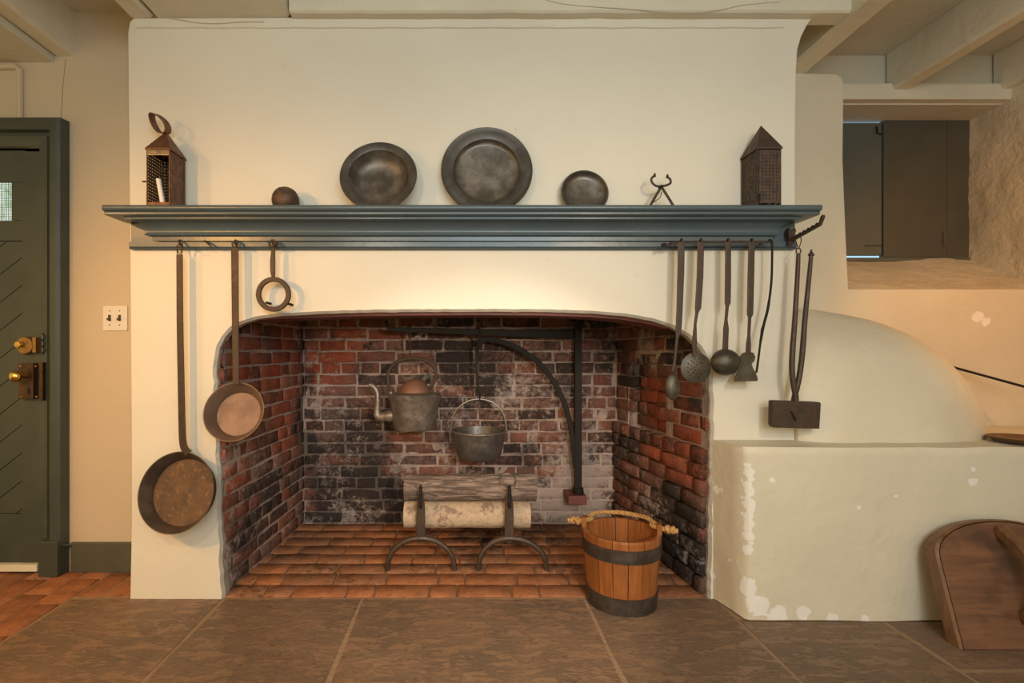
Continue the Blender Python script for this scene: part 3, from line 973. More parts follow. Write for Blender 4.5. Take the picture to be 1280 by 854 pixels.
# upper boards round the small window
wx0, wx1, wz0, wz1 = -2.49, -1.911, 1.488, 1.650
G().box((2 * XC - XS, YD - 0.001, Z1 + 0.003), (XS, YD + 0.02, wz0), 0.002).build('plank', 'door', dr)
G().box((2 * XC - XS, YD - 0.001, wz1), (XS, YD + 0.02, 1.78), 0.002).build('plank', 'door', dr)
G().box((wx1, YD - 0.001, wz0 + .001), (XS, YD + 0.02, wz1 - .001), 0.001).build('plank', 'door', dr)
G().box((2 * XC - XS, YD - 0.001, wz0 + .001), (wx0, YD + 0.02, wz1 - .001), 0.001).build('plank', 'door', dr)
n = NT('daylight_glow')
bk = n.ramp(n.noise(22, 4, 0.6, dist=1.0), [(0.3, (0.30, 0.55, 0.25)), (0.5, (0.75, 0.92, 0.75)), (0.65, (0.95, 1.0, 1.0))])
n.put(n.b.inputs['Emission Color'], bk); n.b.inputs['Emission Strength'].default_value = 1.0
M['daylight'] = n.done((0.1, 0.1, 0.1), 0.2)
G().box((wx0, YD + 0.006, wz0), (wx1, YD + 0.010, wz1)).build('door_pane', 'daylight', dr, label='bright wired glass pane')
g = G()
for i in range(24):
    x = wx1 - 0.004 - i * 0.0075
    g.box((x - 0.0006, YD + 0.003, wz0), (x + 0.0006, YD + 0.0045, wz1))
for i in range(22):
    z = wz0 + 0.004 + i * 0.0075
    g.box((wx1 - 0.19, YD + 0.003, z - 0.0006), (wx1, YD + 0.0045, z + 0.0006))
g.build('wire_mesh', 'steel', dr)
# threshold strip, frame
G().box((-2.56, YD - 0.02, 0.012), (-1.79, YD + 0.05, 0.040), 0.002).build('threshold', 'beam', dr, label='pale threshold strip')
fr = G()
prof = [(-1.792, YD - 0.004), (-1.768, YD - 0.012), (-1.752, YD - 0.014), (-1.748, YD - 0.006), (-1.735, YD - 0.006), (-1.730, YD - 0.030), (-1.715, YD - 0.042), (-1.694, YD - 0.042), (-1.682, YD - 0.032), (-1.679, YL + 0.004), (-1.792, YL + 0.05)]
k = len(prof)
zc = 1.80
tops = [zc + (x + 1.792) for x, y in prof]
xl = lambda x: 2 * XC - x
vs = [(x, y, 0.0) for x, y in prof] + [(x, y, t) for (x, y), t in zip(prof, tops)] + [(xl(x), y, t) for (x, y), t in zip(prof, tops)] + [(xl(x), y, 0.0) for x, y in prof]
fs = [tuple(range(k)), tuple(range(3 * k, 4 * k))]
for s in range(3):
    for i in range(k):
        fs.append((s * k + i, s * k + (i + 1) % k, (s + 1) * k + (i + 1) % k, (s + 1) * k + i))
fr.add(vs, fs).build('door_frame', 'door', dr)
G().box((-1.760, YD - 0.050, 0), (-1.680, YL + 0.003, 0.15), 0.006).build('plinth_block', 'door', dr)
G().tube([(-1.681, YD - 0.03, 0.13), (-1.660, YD + 0.004, 0.11), (-1.658, YD + 0.005, 0.0)], 0.006, 6).build('plinth_edge', 'door', dr)
# locks: rim lock with knob, night latch
s = 296.0
lk = G().box(P(23, 499, YD - .03), P(48, 454, YD - .004), 0.003).build('rim_lock', 'lock', dr)
G().box(P(49, 501, YD - .032), P(60, 453, YD - .004), 0.003).build('keeper', 'lock', lk)
G().box(P(34, 492, YD - .033), P(37, 486, YD - .03)).build('keyhole', 'iron', lk)
for q in ((26, 458), (45, 458), (27, 496), (46, 496)):
    G().lathe([(0.0001, 0.004), (0.004, 0.003), (0.005, 0)], P(q[0], q[1], YD - .03), (0, -1, 0), 10).build('screw', 'brass_dull', lk)
kb = P(30, 470, YD - .03)
G().lathe([(0.010, 0), (0.009, 0.018), (0.012, 0.021), (0.020, 0.028), (0.0235, 0.038), (0.022, 0.048), (0.015, 0.056), (0.0001, 0.059)], kb, (0, -1, 0), 24).build('knob', 'brass', lk, smooth=True)
nl = G().lathe([(0.0001, 0.028), (0.034, 0.027), (0.037, 0.022), (0.037, 0)], P(37, 432, YD - .004), (0, -1, 0), 24).build('night_latch', 'brass_dull', dr, smooth=True)
G().box(P(40, 441, YD - .03), P(51, 422, YD - .004), 0.003).build('latch_case', 'brass_dull', nl)
G().lathe([(0.0001, 0.030), (0.012, 0.028), (0.014, 0.024), (0.010, 0.016), (0.010, 0.0)], P(28.5, 431, YD - .02), (0, -1, 0), 20).build('latch_knob', 'brass', nl, smooth=True)
for q in (419, 427, 435):
    G().box(P(53, q + 5, YD - .026), P(58, q, YD - .004), 0.001).build('latch_bar', 'bail', nl)
G().box(P(52, 443, YD - .016), P(57, 417, YD - .004), 0.001).build('latch_keeper', 'iron', nl)

# ================================================================== OVEN
ov = thing('bake_oven', (1.8, 2.0, 0), 'cream plastered domed bake oven on a square base beside the hearth', 'oven')
# base: grid-sided block so its edges wander a little
YO = 1.78
zt = 0.60


def wob(p, a=0.004):
    return Vector(p) + Vector((mnoise.noise((p[0] * 6, p[1] * 6, p[2] * 6)), mnoise.noise((p[0] * 6 + 9, p[1] * 6, p[2] * 6)), mnoise.noise((p[0] * 6, p[1] * 6 + 7, p[2] * 6)))) * a


plan = [(0.942, 1.945), (0.966, 1.85), (0.979, 1.790), (0.990, 1.780), (1.3, 1.778), (1.6, 1.776), (1.9, 1.774), (2.3, 1.772), (2.600, 1.772), (2.600, 2.309), (1.252, 2.309), (1.252, 1.945)]
den = []
for i in range(len(plan)):
    a, b = plan[i], plan[(i + 1) % len(plan)]
    k = max(1, int(math.hypot(b[0] - a[0], b[1] - a[1]) / 0.06)) if i < 8 else 1
    for q in range(k):
        den.append((a[0] + (b[0] - a[0]) * q / k, a[1] + (b[1] - a[1]) * q / k))
k = len(den)
zl = [0.0, 0.03, 0.1, 0.2, 0.3, 0.4, 0.5, 0.57, 0.592, 0.60]
vs, fs = [], []
cx, cy = 1.7, 2.1
for j, z in enumerate(zl):
    for x, y in den:
        ins = 0.006 if j == len(zl) - 1 else 0.0
        hid = y > 1.94
        p = Vector((x, y + ins if not hid else y, z))
        vs.append(p if hid else wob(p))
for j in range(len(zl) - 1):
    for i in range(k):
        fs.append((j * k + i, j * k + (i + 1) % k, (j + 1) * k + (i + 1) % k, (j + 1) * k + i))
fs.append(tuple((len(zl) - 1) * k + i for i in range(k)))
mesh('base', vs, fs, 'oven', ov, smooth=True)
vs, fs = [], []
nu, nv = 56, 30
for j in range(nv + 1):
    v = (math.pi / 2) * j / nv
    for i in range(nu + 1):
        u = math.pi * i / nu
        cu, su = math.cos(u), math.sin(u)
        a = 0.654 if cu > 0 else 0.30
        cv, sv = math.cos(v) ** 0.994, math.sin(v) ** 0.994
        x = 1.466 + a * cv * math.copysign(abs(cu) ** 0.626, cu)
        y = 2.302 - 0.430 * cv * su ** 0.626
        vs.append(wob((max(x, 1.256), y, 0.597 + 0.524 * sv), 0.006))
for j in range(nv):
    for i in range(nu):
        p = j * (nu + 1) + i
        fs.append((p, p + 1, p + nu + 2, p + nu + 1))
mesh('dome', vs, fs, 'oven', ov, smooth=True)

# ================================================================== MANTEL
mt = thing('mantelpiece', (0, YB, 1.32), 'long blue grey painted mantelshelf with moulded front on the chimney breast', 'mantelpiece')


def run(prof, x0f, x1f, name, mat='mantel'):
    """prof (o, z): o out from the wall; ends at x0f(o), x1f(o)"""
    k = len(prof)
    vs = [(x0f(o), YB - o, z) for o, z in prof] + [(x1f(o), YB - o, z) for o, z in prof]
    fs = [tuple(range(k)), tuple(range(k, 2 * k))[::-1]] + [(i, (i + 1) % k, k + (i + 1) % k, k + i) for i in range(k)]
    return G().add(vs, fs).build(name, mat, mt, smooth=True)


shelf_prof = [(-0.001, 1.438), (0.119, 1.438), (0.121, 1.453), (0.128, 1.453)] + [(0.128 + 0.0105 * math.sin(a), 1.4425 + 0.0105 * math.cos(a)) for a in [math.pi * i / 8 for i in range(1, 8)]] + [(0.128, 1.432), (0.124, 1.431), (0.123, 1.4285), (0.126, 1.427), (0.126, 1.4215), (0.120, 1.420), (-0.001, 1.420)]
run(shelf_prof, lambda o: -1.276 - 0.0, lambda o: 1.262, 'shelf')
cove = [(0.090 - 0.052 * math.sin(a), 1.378 + 0.034 * (1 - math.sin(math.pi / 2 - a))) for a in [math.pi / 2 * i / 10 for i in range(11)]]
cove = [(0.045 + 0.043 * (1 - math.cos(a)), 1.3755 + 0.034 * math.sin(a)) for a in [math.pi / 2 * i / 10 for i in range(11)]][::-1]
mp = [(-0.001, 1.420), (0.098, 1.420), (0.098, 1.412), (0.092, 1.4105)] + cove + [(0.046, 1.373), (0.050, 1.371), (0.051, 1.367), (0.049, 1.364), (0.034, 1.362), (0.033, 1.347), (-0.001, 1.347)]
run(mp, lambda o: -(1.127 + max(o, 0)), lambda o: 1.117 + max(o, 0), 'moulding')
run([(-0.001, 1.3445), (0.024, 1.3445), (0.024, 1.3270), (0.020, 1.3245), (0.023, 1.3225), (0.020, 1.319), (-0.001, 1.319)], lambda o: -1.254, lambda o: 1.246, 'backboard')
G().box((-1.254, YB - 0.012, 1.319), (1.246, YB - 0.0005, 1.419)).build('back_panel', 'mantel', mt)

# ================================================================== THINGS ON THE SHELF
SZ = 1.4385


def lantern(name, x0, x1, y0, y1, zb, zt, zap, label, mat, open_front):
    t = thing(name, ((x0 + x1) / 2, (y0 + y1) / 2, zb), label, 'lantern')
    th = 0.0025

    def perf(fn, nx, nz, nm, mt_):
        vs, fs = [], []
        for j in range(nz + 1):
            for i in range(nx + 1):
                vs.append(fn(i / nx, j / nz))
        for j in range(nz):
            for i in range(nx):
                if i % 4 == 2 and j % 4 == 2 and 0 < i < nx - 1: continue
                a = j * (nx + 1) + i
                fs.append((a, a + 1, a + nx + 2, a + nx + 1))
        return mesh(nm, vs, fs, mt_, t)
    perf(lambda u, v: (x1, y0 + (y1 - y0) * u, zb + (zt - zb) * v), 34, 76, 'side_panel', mat)
    perf(lambda u, v: (x0, y0 + (y1 - y0) * u, zb + (zt - zb) * v), 34, 76, 'side_panel', mat)
    perf(lambda u, v: (x0 + (x1 - x0) * u, y1, zb + (zt - zb) * v), 30, 76, 'back_panel', 'tin_black' if open_front else mat)
    for x in (x0, x1):
        for y in (y0, y1):
            G().tube([(x, y, zb), (x, y, zt)], 0.003, 6).build('corner_post', mat, t)
    G().box((x0 - .003, y0 - .003, zb), (x1 + .003, y1 + .003, zb + 0.006), 0.001).build('base_plate', mat, t)
    c = ((x0 + x1) / 2, (y0 + y1) / 2)
    e = 0.005
    q = [(x0 - e, y0 - e), (x1 + e, y0 - e), (x1 + e, y1 + e), (x0 - e, y1 + e)]
    vs, fs = [], []
    for j, f in enumerate((0, 0.0, 0.35, 0.7, 0.93)):
        zz = zt - 0.006 if j == 0 else zt + (zap - zt) * f
        for x, y in q:
            vs.append((c[0] + (x - c[0]) * (1 - f), c[1] + (y - c[1]) * (1 - f), zz))
    for j in range(4):
        for i in range(4):
            fs.append((j * 4 + i, j * 4 + (i + 1) % 4, j * 4 + 4 + (i + 1) % 4, j * 4 + 4 + i))
    vs.append((c[0], c[1], zap)); fs += [(16, 17, 20), (17, 18, 20), (18, 19, 20), (19, 16, 20)]
    G().add(vs, fs).build('roof', mat, t)
    return t, c


Y0 = 1.830
lx0, lx1 = P(184, 0, Y0).x, P(212, 0, Y0).x
t, c = lantern('candle_lantern', lx0, lx1, Y0, 1.926, SZ, 1.661, 1.742, 'open rusty tin lantern with candle and ring handle, at the left shelf end', 'tin', True)
G().box((lx0, Y0 - .002, SZ), (lx1, Y0 + .002, SZ + 0.030), 0.001).build('front_sill', 'tin', t)
G().box((lx0, Y0 - .002, 1.636), (lx1, Y0 + .002, 1.661), 0.001).build('front_band', 'tin_bright', t, label='bright worn tin band')
cdl = G().tube([P(204, 257, 1.85), P(198, 224, 1.85)], 0.0085, 14).build('candle', 'wax', t, smooth=True, label='leaning white candle stub')
G().lathe([(0.012, 0), (0.013, 0.02), (0.011, 0.02), (0.010, 0)], P(205, 261, 1.85), (0, 0, 1), 14).build('candle_socket', 'tin_bright', t)
hp = Vector((c[0], c[1], 1.738))
tip = P(191, 143, 1.865)
ax_ = (tip - hp); Lh = ax_.length; ax_.normalize()
sd = ax_.cross(Vector((0.25, 1, 0)).normalized()).normalized()
wd = ax_.cross(sd).normalized()
vs, fs = [], []
for i in range(24):
    a = 2 * math.pi * i / 24
    p = hp + ax_ * (Lh / 2 - Lh / 2 * math.cos(a)) + sd * 0.020 * math.sin(a) * (1 + 0.25 * math.cos(a))
    d = (ax_ * -math.cos(a) + sd * math.sin(a)).normalized()
    for a_, b_ in ((0.003, -0.018), (0.003, 0.018), (-0.0, 0.018), (-0.0, -0.018)):
        vs.append(p + d * a_ + wd * b_)
for i in range(24):
    for q in range(4):
        fs.append((i * 4 + q, i * 4 + (q + 1) % 4, ((i + 1) % 24) * 4 + (q + 1) % 4, ((i + 1) % 24) * 4 + q))
mesh('ring_handle', vs, fs, 'tin', t)
G().tube([P(183, 227, Y0), P(178, 227, Y0 - .01)], 0.003, 6).build('door_pin', 'iron', t)

Y0 = 1.830
rx0, rx1 = P(947, 0, Y0).x, P(975.5, 0, Y0).x
t, c = lantern('candle_lantern', rx0, rx1, Y0, 1.930, SZ, 1.664, 1.765, 'dark brown pierced tin lantern with shut door, at the right shelf end', 'tin_dark', False)
d = G().box((rx0 + .004, Y0 - .004, SZ + .025), (rx1 - .001, Y0 - .0005, 1.655), 0.001).build('door', 'tin_dark', t)
g = G()
for i in range(5):
    for j in range(14):
        g.box((rx0 + .014 + i * .0125, Y0 - .0052, SZ + .04 + j * .0118), (rx0 + .017 + i * .0125, Y0 - .0038, SZ + .045 + j * .0118))
g.build('punch_marks', 'iron', d)
G().box((rx0 + .001, Y0 - .003, SZ + .06), (rx0 + .004, Y0, 1.65)).build('door_gap', 'iron', t)
G().box((rx0 + .012, Y0 - .006, SZ + .0), (rx1 - .004, Y0 - .001, SZ + .02), 0.001).build('lower_lip', 'iron', t)
G().tube([(rx0 + .003, Y0 - .005, SZ + .03), (rx0 + .003, Y0 - .005, SZ + .06)], 0.004, 8).build('hinge', 'iron', t)

# iron ball
bc = P(357, 244.5, 1.875)
vs, fs = [], []
for j in range(17):
    for i in range(28):
        a, b = 2 * math.pi * i / 28, math.pi * j / 16
        d = Vector((math.sin(b) * math.cos(a), math.sin(b) * math.sin(a), math.cos(b)))
        vs.append(bc + d * (0.0490 + 0.0012 * mnoise.noise(d * 3)))
for j in range(16):
    for i in range(28):
        fs.append((j * 28 + i, j * 28 + (i + 1) % 28, (j + 1) * 28 + (i + 1) % 28, (j + 1) * 28 + i))
bc_base = Vector((bc.x, bc.y, SZ))
dz = SZ + 0.0488 - bc.z
mesh('iron_ball', [v + Vector((0, 0, dz)) for v in vs], fs, 'ball', smooth=True, base=bc_base, label='small rusty brown iron ball on the mantelshelf', cat='ball')


def leaning_dish(name, px, D, tilt, prof, rimprof, label, cat, mat, rimmat):
    """prof: (r, h) with h towards the viewer; the foot of the rim stands on the shelf, the top leans on the wall"""
    th = math.radians(tilt)
    ax = Vector((0, -math.cos(th), math.sin(th)))          # opening direction
    up = Vector((0, math.sin(th), math.cos(th)))
    hmin = min(h for r, h in prof)
    back = YB - 0.004
    # highest rim point back at the wall
    top = Vector((0, back, 0))
    ctr_y = back - max(-h * math.cos(th) + r * math.sin(th) for r, h in prof + rimprof)
    ctr_z = SZ + (D / 2) * math.cos(th) + 0.001
    X = (px - VX) * ctr_y / F
    o = Vector((X, ctr_y, ctr_z))
    t = thing(name, (X, ctr_y - D / 2 * math.sin(th), SZ), label, cat)
    G().lathe(prof, o, ax, 56).build('well', mat, t, smooth=True)
    G().lathe(rimprof, o, ax, 56).build('rim', rimmat, t, smooth=True)
    return t


R1 = 0.170
leaning_dish('pewter_plate', 608.5, 2 * R1, 7.5, [(0.124, -0.004), (0.121, -0.010), (0.116, -0.017), (0.106, -0.0205), (0.06, -0.0215), (0.0001, -0.0215), (0.0001, -0.024), (0.107, -0.0235), (0.119, -0.020), (0.1255, -0.008)],
             [(0.1245, -0.008), (0.1235, -0.004), (0.126, -0.0022), (0.150, -0.0008), (0.164, 0.0), (0.168, 0.002), (R1, 0.0), (0.1685, -0.003), (0.15, -0.0035), (0.125, -0.0065)], 'large dark pewter charger leaning at the middle of the mantelshelf', 'plate', 'pewter', 'pewter_rim')
R2 = 0.141
leaning_dish('pewter_bowl', 473, 2 * R2, 15, [(0.111, 0.0), (0.106, -0.012), (0.098, -0.028), (0.086, -0.041), (0.066, -0.049), (0.035, -0.052), (0.0001, -0.053), (0.0001, -0.055), (0.036, -0.0545), (0.068, -0.0515), (0.089, -0.043), (0.100, -0.030), (0.1135, -0.002)],
             [(0.112, -0.003), (0.1105, 0.0), (0.114, 0.002), (0.134, 0.0045), (0.139, 0.005), (R2, 0.003), (0.138, 0.001), (0.114, -0.002)], 'deep pewter bowl with broad rim, between the ball and large charger', 'bowl', 'pewter', 'pewter_rim')
R3 = 0.089
leaning_dish('pewter_dish', 731, 2 * R3, 10.5, [(0.083, -0.002), (0.079, -0.009), (0.071, -0.016), (0.060, -0.019), (0.0001, -0.020), (0.0001, -0.022), (0.061, -0.0215), (0.073, -0.018), (0.082, -0.011), (0.086, -0.004)],
             [(0.0835, -0.004), (0.0825, -0.001), (0.085, 0.0015), (0.088, 0.0015), (R3, 0.0), (0.088, -0.003), (0.085, -0.005)], 'small plain pewter dish leaning beside the nippers', 'dish', 'pewter', 'pewter')

# nippers standing on their handles
Yn = 1.865
nb = P(826, 262, Yn)
t = thing('nippers', (nb.x, Yn, SZ), 'small rusty iron nippers standing on spread handles on the shelf', 'nippers')
for legp, jawp, w in (([(810, 262), (818, 248), (826, 234)], [(826, 233), (832, 232), (838, 229), (837.5, 224), (834, 221.5)], 0.003), ([(844.5, 262), (836, 248), (827, 234)], [(826, 233), (820, 232.5), (815, 228), (814.5, 223), (818, 220)], -0.003)):
    pts = smooth_path([P(x, y, Yn + w) for x, y in legp + jawp], 4)
    k = len(pts)
    G().tube(pts, [0.0048 if i < k * 0.4 else 0.0042 for i in range(k)], 8).build('arm', 'rust', t, smooth=True)
    e = P(*jawp[-1], Yn + w)
    G().lathe([(0.0001, 0), (0.006, 0.002), (0.0035, 0.012), (0.0001, 0.016)], e - Vector((0, 0, 0.004)), (0.1, 0, 1), 8).build('jaw_tip', 'rust', t)
G().lathe([(0.0001, -0.012), (0.006, -0.011), (0.006, 0.011), (0.0001, 0.012)], P(826, 234, Yn), (0, -1, 0), 10).build('rivet', 'iron', t)
G().tube(smooth_path([P(827, 240, Yn), P(825, 247, Yn - .004), P(818, 252, Yn), P(814, 256, Yn)], 4), 0.0014, 6).build('spring', 'rust', t)

# ================================================================== HANGING AT THE LEFT
YH = 1.886
for px, lab in ((224.5, 'iron hook under the shelf carrying the largest frying pan'), (257, 'bare bent iron nail under the shelf, between two hanging pans'), (294, 'iron hook under the shelf carrying the smaller copper coloured pan'), (341, 'iron hook under the shelf carrying the ring trivet')):
    if px == 257:
        pts = [P(px - 2, 301, 1.914), P(px, 302, 1.895), P(px + 5, 306, 1.885), P(px + 8, 309, 1.884)]
    else:
        pts = [P(px, 300.5, 1.914), P(px, 300.5, 1.90), P(px, 304, YH - 0.004), P(px + 1, 307, YH - .012), P(px + 3, 306.5, YH - .020), P(px + 3, 303, YH - .022)]
    b = pts[0]
    G().tube(smooth_path(pts, 3), 0.0032, 7).build('iron_hook', 'rust', smooth=True, base=b, label=lab, cat='hook')


def ring_pts(c, r, n=20, sx=1.0, sz=1.0, y=0):
    return [Vector(c) + Vector((math.cos(2 * math.pi * i / n) * r * sx, y, math.sin(2 * math.pi * i / n) * r * sz)) for i in range(n)]


def pan(name, label, cx, cy, Yr, Rr, Rb, depth, nrm, handle, hmat, mats):
    rim = P(cx, cy, Yr)
    t = thing(name, rim - Vector((0, 0, Rr)), label, 'pan')
    ax = Vector(nrm).normalized()
    th = 0.003
    wall = [(Rr, 0.0)] + [(Rr + (Rb - Rr) * (q / 6) ** 0.85, -depth * q / 6) for q in range(1, 6)] + [(Rb + 0.003, -depth)]
    g = G().lathe([(Rb + .003, -depth - 0.0005), (Rb + 0.004, -depth)] + wall[::-1] + [(Rr + th, 0.0005)] + [(r + th, h) for r, h in wall[1:]] + [(Rb, -depth - th), (Rb - .001, -depth - .0005)], rim, ax, 64)
    g.build('pan_wall', mats[0], t, smooth=True)
    G().lathe([(0.0001, -depth), (Rb * .5, -depth), (Rb, -depth + .0004), (Rb + .0035, -depth + .001), (Rb + .003, -depth - .0026), (0.0001, -depth - .0026)], rim, ax, 64).build('pan_floor', mats[1], t, smooth=True)
    handle(t)
    return t


def big_handle(t):
    pts = [P(224.5, 318, YH), P(225, 400, YH), P(226.5, 480, YH + .003), P(227.5, 530, YH + .006), P(228.5, 552, YH + .008), P(231, 561, YH + .008), P(236, 567, YH + 0.008)]
    pts = smooth_path(pts, 4)
    k = len(pts)
    hd = G().strip(pts, [0.0215 + 0.005 * min(1, i / k * 1.2) for i in range(k)], 0.006).build('handle', 'rust', t)
    g = G()
    c = P(224.5, 310.5, YH)
    g.tube([c + Vector((0, 0, 0.021)), c + Vector((0.012, 0, 0.004)), c + Vector((0.006, 0, -0.018)), c + Vector((-0.006, 0, -0.018)), c + Vector((-0.012, 0, 0.004))], 0.0035, 7, True)
    g.build('hanging_loop', 'rust', hd)


pan('long_handled_pan', 'largest hanging pan, rusty black, with long iron handle', 219.5, 615.5, 1.856, 0.1425, 0.118, 0.052, (-0.10, -1, 0.26), big_handle, 'pan', ('pan', 'pan_floor'))


def small_handle(t):
    pts = smooth_path([P(293.5, 310, YH), P(294, 370, YH), P(294.5, 430, YH - .002), P(295, 480, YH - .010)], 4)
    k = len(pts)
    hd = G().strip(pts, [0.026 - 0.004 * i / k for i in range(k)], 0.006).build('handle', 'rust', t)
    c = P(293.5, 305.5, YH)
    G().tube(ring_pts(c, 0.011, 14, 0.8, 1.15), 0.0035, 7, True).build('hanging_loop', 'rust', hd)


pan('long_handled_pan', 'smaller brown copper coloured pan hanging over the left hearth edge', 292, 514.5, 1.86, 0.1065, 0.078, 0.050, (0.02, -1, 0.32), small_handle, 'pan', ('copper_pan_wall', 'copper_pan'))

# ring trivet
cR = P(342, 368, YH)
t = thing('ring_trivet', cR - Vector((0, 0, 0.064)), 'round open iron ring trivet with short handle hanging under the shelf', 'trivet')
so, si = 0.064, 0.046
k = 40
vs, fs = [], []
for i in range(k):
    a = 2 * math.pi * i / k
    for rr_, yy in ((si, -.004), (si + .002, -.006), (so - .002, -.006), (so, -.004), (so, .004), (si, .004)):
        vs.append(cR + Vector((math.cos(a) * rr_, yy, math.sin(a) * rr_)))
for i in range(k):
    for q in range(6):
        fs.append((i * 6 + q, i * 6 + (q + 1) % 6, ((i + 1) % k) * 6 + (q + 1) % 6, ((i + 1) % k) * 6 + q))
mesh('ring', vs, fs, 'rust', t, smooth=True)
pts = smooth_path([P(341.5, 311, YH), P(341.3, 318, YH), P(341, 328, YH), P(341, 338, YH), P(341.5, 345, YH), P(341.8, 349, YH)], 4)
k = len(pts)
hd = G().strip(pts, [0.009 + 0.009 * math.sin(math.pi * min(1, i / k * 1.15)) + (0.03 * max(0, (i / k - 0.86) / 0.14) ** 1.5) for i in range(k)], 0.008).build('handle', 'rust', t)
G().tube(ring_pts(P(341, 305, YH), 0.0125, 14), 0.0045, 7, True).build('hanging_loop', 'rust', hd)
for q in ((360.5, 380), (333, 378.5), (343, 349)):
    b = P(q[0], q[1], YH)
    G().tube([b + Vector((0, 0, 0)), b + Vector((0.004, 0.032, -0.001))], 0.005, 7).build('foot', 'iron', t)

# ================================================================== HANGING AT THE RIGHT
YU = 1.872
b = P(905, 303, YU)
t = thing('hanging_rail', b, 'thin iron rail with curled end under the right of the shelf', 'rail')
G().tube(smooth_path([P(829, 308.5, YU - .006), P(832, 306, YU), P(838, 306.5, YU), P(846, 303.5, YU), P(880, 303, YU), P(920, 302.5, YU), P(962, 302.5, YU)], 5), 0.0046, 8).build('bar', 'rust', t, smooth=True)
G().lathe([(0.0001, -.006), (0.008, -.005), (0.008, .005), (0.0001, .006)], P(829.5, 306.5, YU - .004), (0, -1, 0), 12).build('curl', 'iron', t)
for px in (840, 953):
    G().tube([P(px, 304, YU), P(px, 303, 1.916)], 0.005, 8).build('staple', 'rust', t)


def hung(name, label, cat, pts, widths, th, mat, hx=None):
    x0, y0 = pts[0]
    b = P(x0, y0, YU)
    t = thing(name, b, label, cat)
    pp = [P(x, y, YU - (0.010 if i else 0.0085)) for i, (x, y) in enumerate(pts)]
    hd = G().strip(pp, widths, th).build('handle', mat, t)
    c = P(x0, y0, YU)
    G().tube(smooth_path([c + Vector((0, -.008, -.004)), c + Vector((0, -.009, 0.006)), c + Vector((0, -0.002, 0.0115)), c + Vector((0, 0.008, 0.007)), c + Vector((0, 0.0085, -0.008))], 3), 0.0038, 7).build('hook', 'rust', hd)
    return t


# spoon
t = hung('basting_spoon', 'long iron basting spoon, leftmost tool on the iron rail', 'spoon', [(851.5, 303), (851, 340), (849.5, 385), (848, 415), (846.5, 421), (843.5, 450), (841, 464)], [0.024, 0.024, 0.022, 0.021, 0.010, 0.0095, 0.010], 0.005, 'rust')


def bowl(parent, name, cx, cy, Yc, rx, rz, dep, mat, tiltv=0.0, n=28, rings=9, back=True):
    """a rounded bowl seen from its back: bulges towards the viewer"""
    c = P(cx, cy, Yc)
    vs, fs = [], []
    for s_, off in ((1, 0.0), (0.93, 0.0025)):
        for j in range(rings + 1):
            f = j / rings
            rr_ = math.sin(f * math.pi / 2)
            d = dep * math.cos(f * math.pi / 2)
            for i in range(n):
                a = 2 * math.pi * i / n
                sg = -1 if back else 1
                vs.append(c + Vector((math.cos(a) * rx * rr_ * s_, sg * d * s_ + off * (1 if back else -1) * 0, math.sin(a) * rz * rr_ * s_)))
    m = (rings + 1) * n
    for base in (0, m):
        for j in range(rings):
            for i in range(n):
                fs.append((base + j * n + i, base + j * n + (i + 1) % n, base + (j + 1) * n + (i + 1) % n, base + (j + 1) * n + i))
    for i in range(n):
        fs.append((rings * n + i, rings * n + (i + 1) % n, m + rings * n + (i + 1) % n, m + rings * n + i))
    return mesh(name, vs, fs, mat, parent, smooth=True)


bowl(t, 'spoon_bowl', 840.5, 484, YU - .006, 0.0275, 0.0470, 0.016, 'steel')
# skimmer
t = hung('skimmer', 'round pierced iron skimmer, second tool on the iron rail', 'skimmer', [(876, 303), (875, 345), (872.5, 385), (871, 391), (869, 405), (868, 430), (868, 446)], [0.023, 0.023, 0.022, 0.011, 0.009, 0.018, 0.010], 0.005, 'rust')
c = P(871.5, 460, YU - .012)
nx = 40
vs, fs, idx = [], [], {}
RS = 0.0555
holes = set()
for ring, num in ((0.011, 5), (0.022, 10), (0.033, 14)):
    for q in range(num):
        a = 2 * math.pi * q / num + ring * 40
        holes.add((ring * math.cos(a), ring * math.sin(a)))
st = 2 * RS / nx
for j in range(nx):
    for i in range(nx):
        x, z = -RS + st * (i + .5), -RS + st * (j + .5)
        if math.hypot(x, z) > RS: continue
        if any(math.hypot(x - hx, z - hz) < 0.0027 for hx, hz in holes): continue
        q = []
        for di, dj in ((0, 0), (1, 0), (1, 1), (0, 1)):
            kx = (i + di, j + dj)
            if kx not in idx:
                xx, zz = -RS + st * kx[0], -RS + st * kx[1]
                rr_ = math.hypot(xx, zz)
                if rr_ > RS - st * 0.7:
                    xx, zz = xx * RS / rr_, zz * RS / rr_
                    rr_ = RS
                idx[kx] = len(vs)
                vs.append(c + Vector((xx, 0.010 * (rr_ / RS) ** 2, zz)))
            q.append(idx[kx])
        fs.append(tuple(q))
mesh('pierced_disc', vs, fs, 'steel', t, smooth=True)
# ladle
t = hung('ladle', 'iron ladle with round bowl, third tool on the iron rail', 'ladle', [(910, 303), (910, 345), (909.5, 379), (909, 383), (907.5, 400), (907.5, 411), (907, 424), (906.5, 438)], [0.020, 0.021, 0.021, 0.011, 0.009, 0.018, 0.018, 0.020], [0.005, 0.005, 0.005, 0.006, 0.008, 0.009, 0.008, 0.006], 'rust')
bowl(t, 'ladle_bowl', 906.5, 453, YU - .004, 0.0535, 0.0490, 0.038, 'steel')
